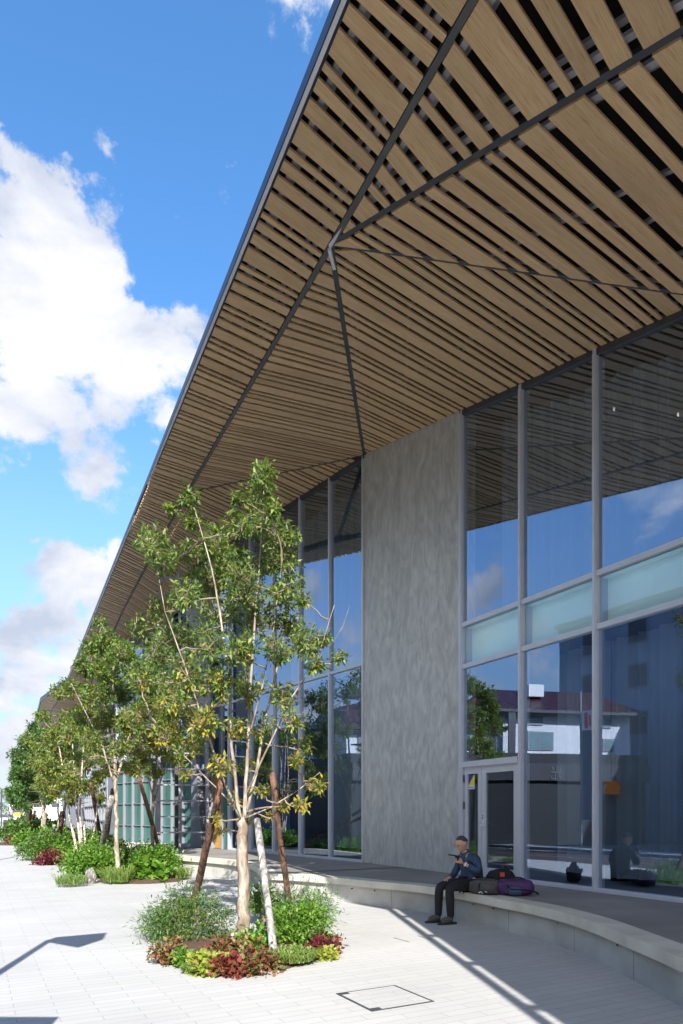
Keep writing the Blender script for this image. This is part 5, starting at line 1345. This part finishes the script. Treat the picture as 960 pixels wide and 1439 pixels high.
part(m,'buckle',M['white'],gb,smooth=True)
m=MB(); m.tube([gc+Vector(v) for v in ((-.1,-.1,.16),(-.14,-.16,.08),(0,-.19,.02),(.12,-.20,.015))],.010,6); part(m,'strap',M['blackf'],gb,smooth=True)
kc=G(703,1250,.44)+Vector((.1,.40,0)); kb=empty('black_hand_bag','black bag with a red tag propped behind the purple bag','bag',kc)
lump(kc+Vector((0,0,.13)),Vector((1,-.3,0)).normalized(),(.22,.12,.14),9,.10,.7,'body',M['blackf'],kb)
m=MB(); m.hexa([kc+Vector(v) for v in ((.04,-.08,.2),(.2,-.08,.2),(.2,.06,.2),(.04,.06,.2))],[kc+Vector(v) for v in ((.06,-.06,.34),(.10,-.06,.30),(.1,.02,.30),(.06,.02,.34))]); part(m,'flap',M['blackf'],kb)
m=MB(); m.box(kc.x-.04,kc.x+.03,kc.y-.14,kc.y-.12,.44+.17,.44+.235); part(m,'tag',M['redp'],kb)

# ------------------------------------------------------------------ sky, sun, camera
SUN_EL=math.degrees(math.atan(1/SC)); SUNV=Vector((.139,-.990,math.tan(R_(SUN_EL)))).normalized()
w=bpy.data.worlds.new('World'); S.world=w; w.use_nodes=True; nt=w.node_tree; L=nt.links
for n_i in list(nt.nodes): nt.nodes.remove(n_i)
out=N(nt,'ShaderNodeOutputWorld'); bg=N(nt,'ShaderNodeBackground'); bg.inputs[1].default_value=.15; L.new(bg.outputs[0],out.inputs[0])
sky=N(nt,'ShaderNodeTexSky',sky_type='NISHITA'); sky.sun_disc=False; sky.sun_elevation=R_(SUN_EL); sky.sun_rotation=math.atan2(SUNV.x,SUNV.y); sky.air_density=1.0; sky.dust_density=.3; sky.ozone_density=2.5
tc=N(nt,'ShaderNodeTexCoord')
nrm=N(nt,'ShaderNodeVectorMath',operation='NORMALIZE'); L.new(tc.outputs['Generated'],nrm.inputs[0])
def fb(scale,detail,dist=0,sc=(1,1,1.6)):
    mp=N(nt,'ShaderNodeMapping'); mp.inputs['Scale'].default_value=sc; L.new(nrm.outputs[0],mp.inputs[0])
    n=N(nt,'ShaderNodeTexNoise'); n.inputs['Scale'].default_value=scale; n.inputs['Detail'].default_value=detail; n.inputs['Roughness'].default_value=.58; n.inputs['Distortion'].default_value=dist
    L.new(mp.outputs[0],n.inputs[0]); return n
nz=fb(4.2,10,.15); nz2=fb(13,9,.2)
def pdir(px,py): return Vector(((px-480)/F,1,(HZ-py)/F)).normalized()
blobs=[]   # direction, angular radius, strength
for (x,y,r,s) in [(20,270,100,1),(90,370,120,1),(60,480,170,1),(150,480,110,1),(200,500,70,1),(245,520,50,.8),(60,600,110,.95),(150,620,70,.6),(10,190,45,.85),(120,690,50,.4),(50,755,26,.55),(60,870,85,.9),(120,830,75,.9),(10,930,95,.95),(100,900,85,.95),(170,790,50,.8),(60,1000,55,.45),(10,1060,120,.8),(150,1060,90,.8),(290,318,80,.62),(350,300,90,.68),(155,205,60,.60),(80,165,60,.62),(370,20,95,.66),(440,45,90,.62),(200,570,120,.95),(130,650,110,.85),(255,540,80,.9),(240,470,70,.8),(250,500,40,.7),(330,330,30,.3)]:
    d_=pdir(x,y); dep=math.hypot((x-480)/F,(HZ-y)/F); blobs.append((d_, 1.18*r/F/(1+dep*dep)**.75, s))
for v,r,s in [((-.91,.35,.235),.10,.9),((-.93,.28,.21),.11,.8),((-.86,.40,.25),.09,.7),((-.86,.33,.42),.05,.45),((-.96,.15,.2),.12,.45),((-.9,.3,.10),.2,.7),((-.98,.0,.2),.25,.6),((.5,-.7,.5),.5,.9),((-.5,-.75,.4),.45,.95),((0,-1,.5),.6,.9),((-.7,-.5,.35),.35,.9),((-.35,-.6,.75),.45,.8)]:  # large rearward ones are unseen clouds added as fill light
    blobs.append((Vector(v).normalized(),r,s))
wn_=N(nt,'ShaderNodeTexNoise'); wn_.inputs['Scale'].default_value=6.5; wn_.inputs['Detail'].default_value=9; wn_.inputs['Roughness'].default_value=.62; L.new(nrm.outputs[0],wn_.inputs[0])
ws_=N(nt,'ShaderNodeVectorMath',operation='SUBTRACT'); L.new(wn_.outputs['Color'],ws_.inputs[0]); ws_.inputs[1].default_value=(.5,.5,.5)
wm_=N(nt,'ShaderNodeVectorMath',operation='SCALE'); L.new(ws_.outputs[0],wm_.inputs[0]); wm_.inputs['Scale'].default_value=.30
wv_=N(nt,'ShaderNodeVectorMath',operation='ADD'); L.new(nrm.outputs[0],wv_.inputs[0]); L.new(wm_.outputs[0],wv_.inputs[1])
cur=None
for d_,r,s in blobs:
    ds=N(nt,'ShaderNodeVectorMath',operation='DISTANCE'); L.new(wv_.outputs[0],ds.inputs[0]); ds.inputs[1].default_value=d_
    mr=N(nt,'ShaderNodeMapRange',interpolation_type='SMOOTHSTEP'); mr.inputs[1].default_value=0; mr.inputs[2].default_value=r*1.25; mr.inputs[3].default_value=s; mr.inputs[4].default_value=0
    L.new(ds.outputs['Value'],mr.inputs[0])
    if cur is None: cur=mr.outputs[0]
    else:
        mx=N(nt,'ShaderNodeMath',operation='SMOOTH_MAX'); mx.inputs[2].default_value=.12; L.new(cur,mx.inputs[0]); L.new(mr.outputs[0],mx.inputs[1]); cur=mx.outputs[0]
def mth(op,a,b,cl=False):
    n=N(nt,'ShaderNodeMath',operation=op); n.use_clamp=cl
    for i,v in enumerate((a,b)):
        if hasattr(v,'links') or hasattr(v,'node'): L.new(v,n.inputs[i])
        else: n.inputs[i].default_value=v
    return n.outputs[0]
n1=mth('MULTIPLY',mth('SUBTRACT',nz.outputs[0],.5),1.9); n2=mth('MULTIPLY',mth('SUBTRACT',nz2.outputs[0],.5),1.25)
den=mth('ADD',mth('ADD',cur,n1),n2)
mr=N(nt,'ShaderNodeMapRange',interpolation_type='SMOOTHSTEP'); mr.inputs[1].default_value=.28; mr.inputs[2].default_value=.66; L.new(den,mr.inputs[0])
gate=N(nt,'ShaderNodeMapRange',interpolation_type='SMOOTHSTEP'); gate.inputs[1].default_value=.0; gate.inputs[2].default_value=.18; L.new(cur,gate.inputs[0])
mask=mth('MULTIPLY',mr.outputs[0],gate.outputs[0],True)
# cloud colour: bright tops, soft grey inside
nz3=fb(5.5,8,.3)
cc=ramp(nt,nz3.outputs[0],[(.34,(1.75,1.98,2.45)),(.47,(2.5,2.6,2.9)),(.62,(3.2,3.2,3.25))])
mix=N(nt,'ShaderNodeMix',data_type='RGBA'); hs_=N(nt,'ShaderNodeHueSaturation'); hs_.inputs['Saturation'].default_value=1.22; L.new(sky.outputs[0],hs_.inputs['Color']); dt=N(nt,'ShaderNodeVectorMath',operation='DOT_PRODUCT'); L.new(nrm.outputs[0],dt.inputs[0]); dt.inputs[1].default_value=Vector((-.45,-.85,.25)).normalized()
lit=N(nt,'ShaderNodeMapRange'); lit.inputs[1].default_value=.25; lit.inputs[2].default_value=.8; lit.inputs[3].default_value=1.0; lit.inputs[4].default_value=2.1; L.new(dt.outputs['Value'],lit.inputs[0])
vm=N(nt,'ShaderNodeVectorMath',operation='SCALE'); L.new(cc,vm.inputs[0]); L.new(lit.outputs[0],vm.inputs['Scale']); cc=vm.outputs[0]   # clouds behind the camera, out of view, brightened to add fill light
L.new(mask,mix.inputs[0]); sz_=N(nt,'ShaderNodeSeparateXYZ'); L.new(nrm.outputs[0],sz_.inputs[0])
hz_=N(nt,'ShaderNodeMapRange',interpolation_type='SMOOTHSTEP'); hz_.inputs[1].default_value=.0; hz_.inputs[2].default_value=.60; hz_.inputs[3].default_value=.9; hz_.inputs[4].default_value=0; L.new(sz_.outputs[2],hz_.inputs[0])
hm_=N(nt,'ShaderNodeMix',data_type='RGBA'); L.new(hz_.outputs[0],hm_.inputs[0]); L.new(hs_.outputs[0],hm_.inputs[6]); hm_.inputs[7].default_value=(1.45,2.05,2.65,1); L.new(hm_.outputs[2],mix.inputs[6]); L.new(cc,mix.inputs[7])
L.new(mix.outputs[2],bg.inputs[0])

sl=bpy.data.lights.new('sun','SUN'); sl.energy=4.6; sl.angle=R_(.35); sl.color=(1,.955,.88); so=bpy.data.objects.new('sun',sl); COL.objects.link(so)
so.rotation_euler=(-SUNV).to_track_quat('-Z','Y').to_euler()
cam=bpy.data.cameras.new('camera'); co=bpy.data.objects.new('camera',cam); COL.objects.link(co); S.camera=co
co.location=(0,0,EYE); co.rotation_euler=(math.pi/2,0,0); cam.sensor_fit='VERTICAL'; cam.sensor_height=36; cam.sensor_width=24; cam.lens=36*F/1439; cam.shift_y=(HZ-719.5)/1439; cam.clip_end=3000; cam.clip_start=.05
S.render.resolution_x=683; S.render.resolution_y=1024
S.view_settings.view_transform='Standard'; S.view_settings.look='None'; S.view_settings.exposure=1.2; S.view_settings.gamma=1; S.view_settings.use_curve_mapping=False
try:
    S.cycles.max_bounces=12; S.cycles.transparent_max_bounces=12; S.cycles.diffuse_bounces=8; S.cycles.glossy_bounces=4
except Exception: pass
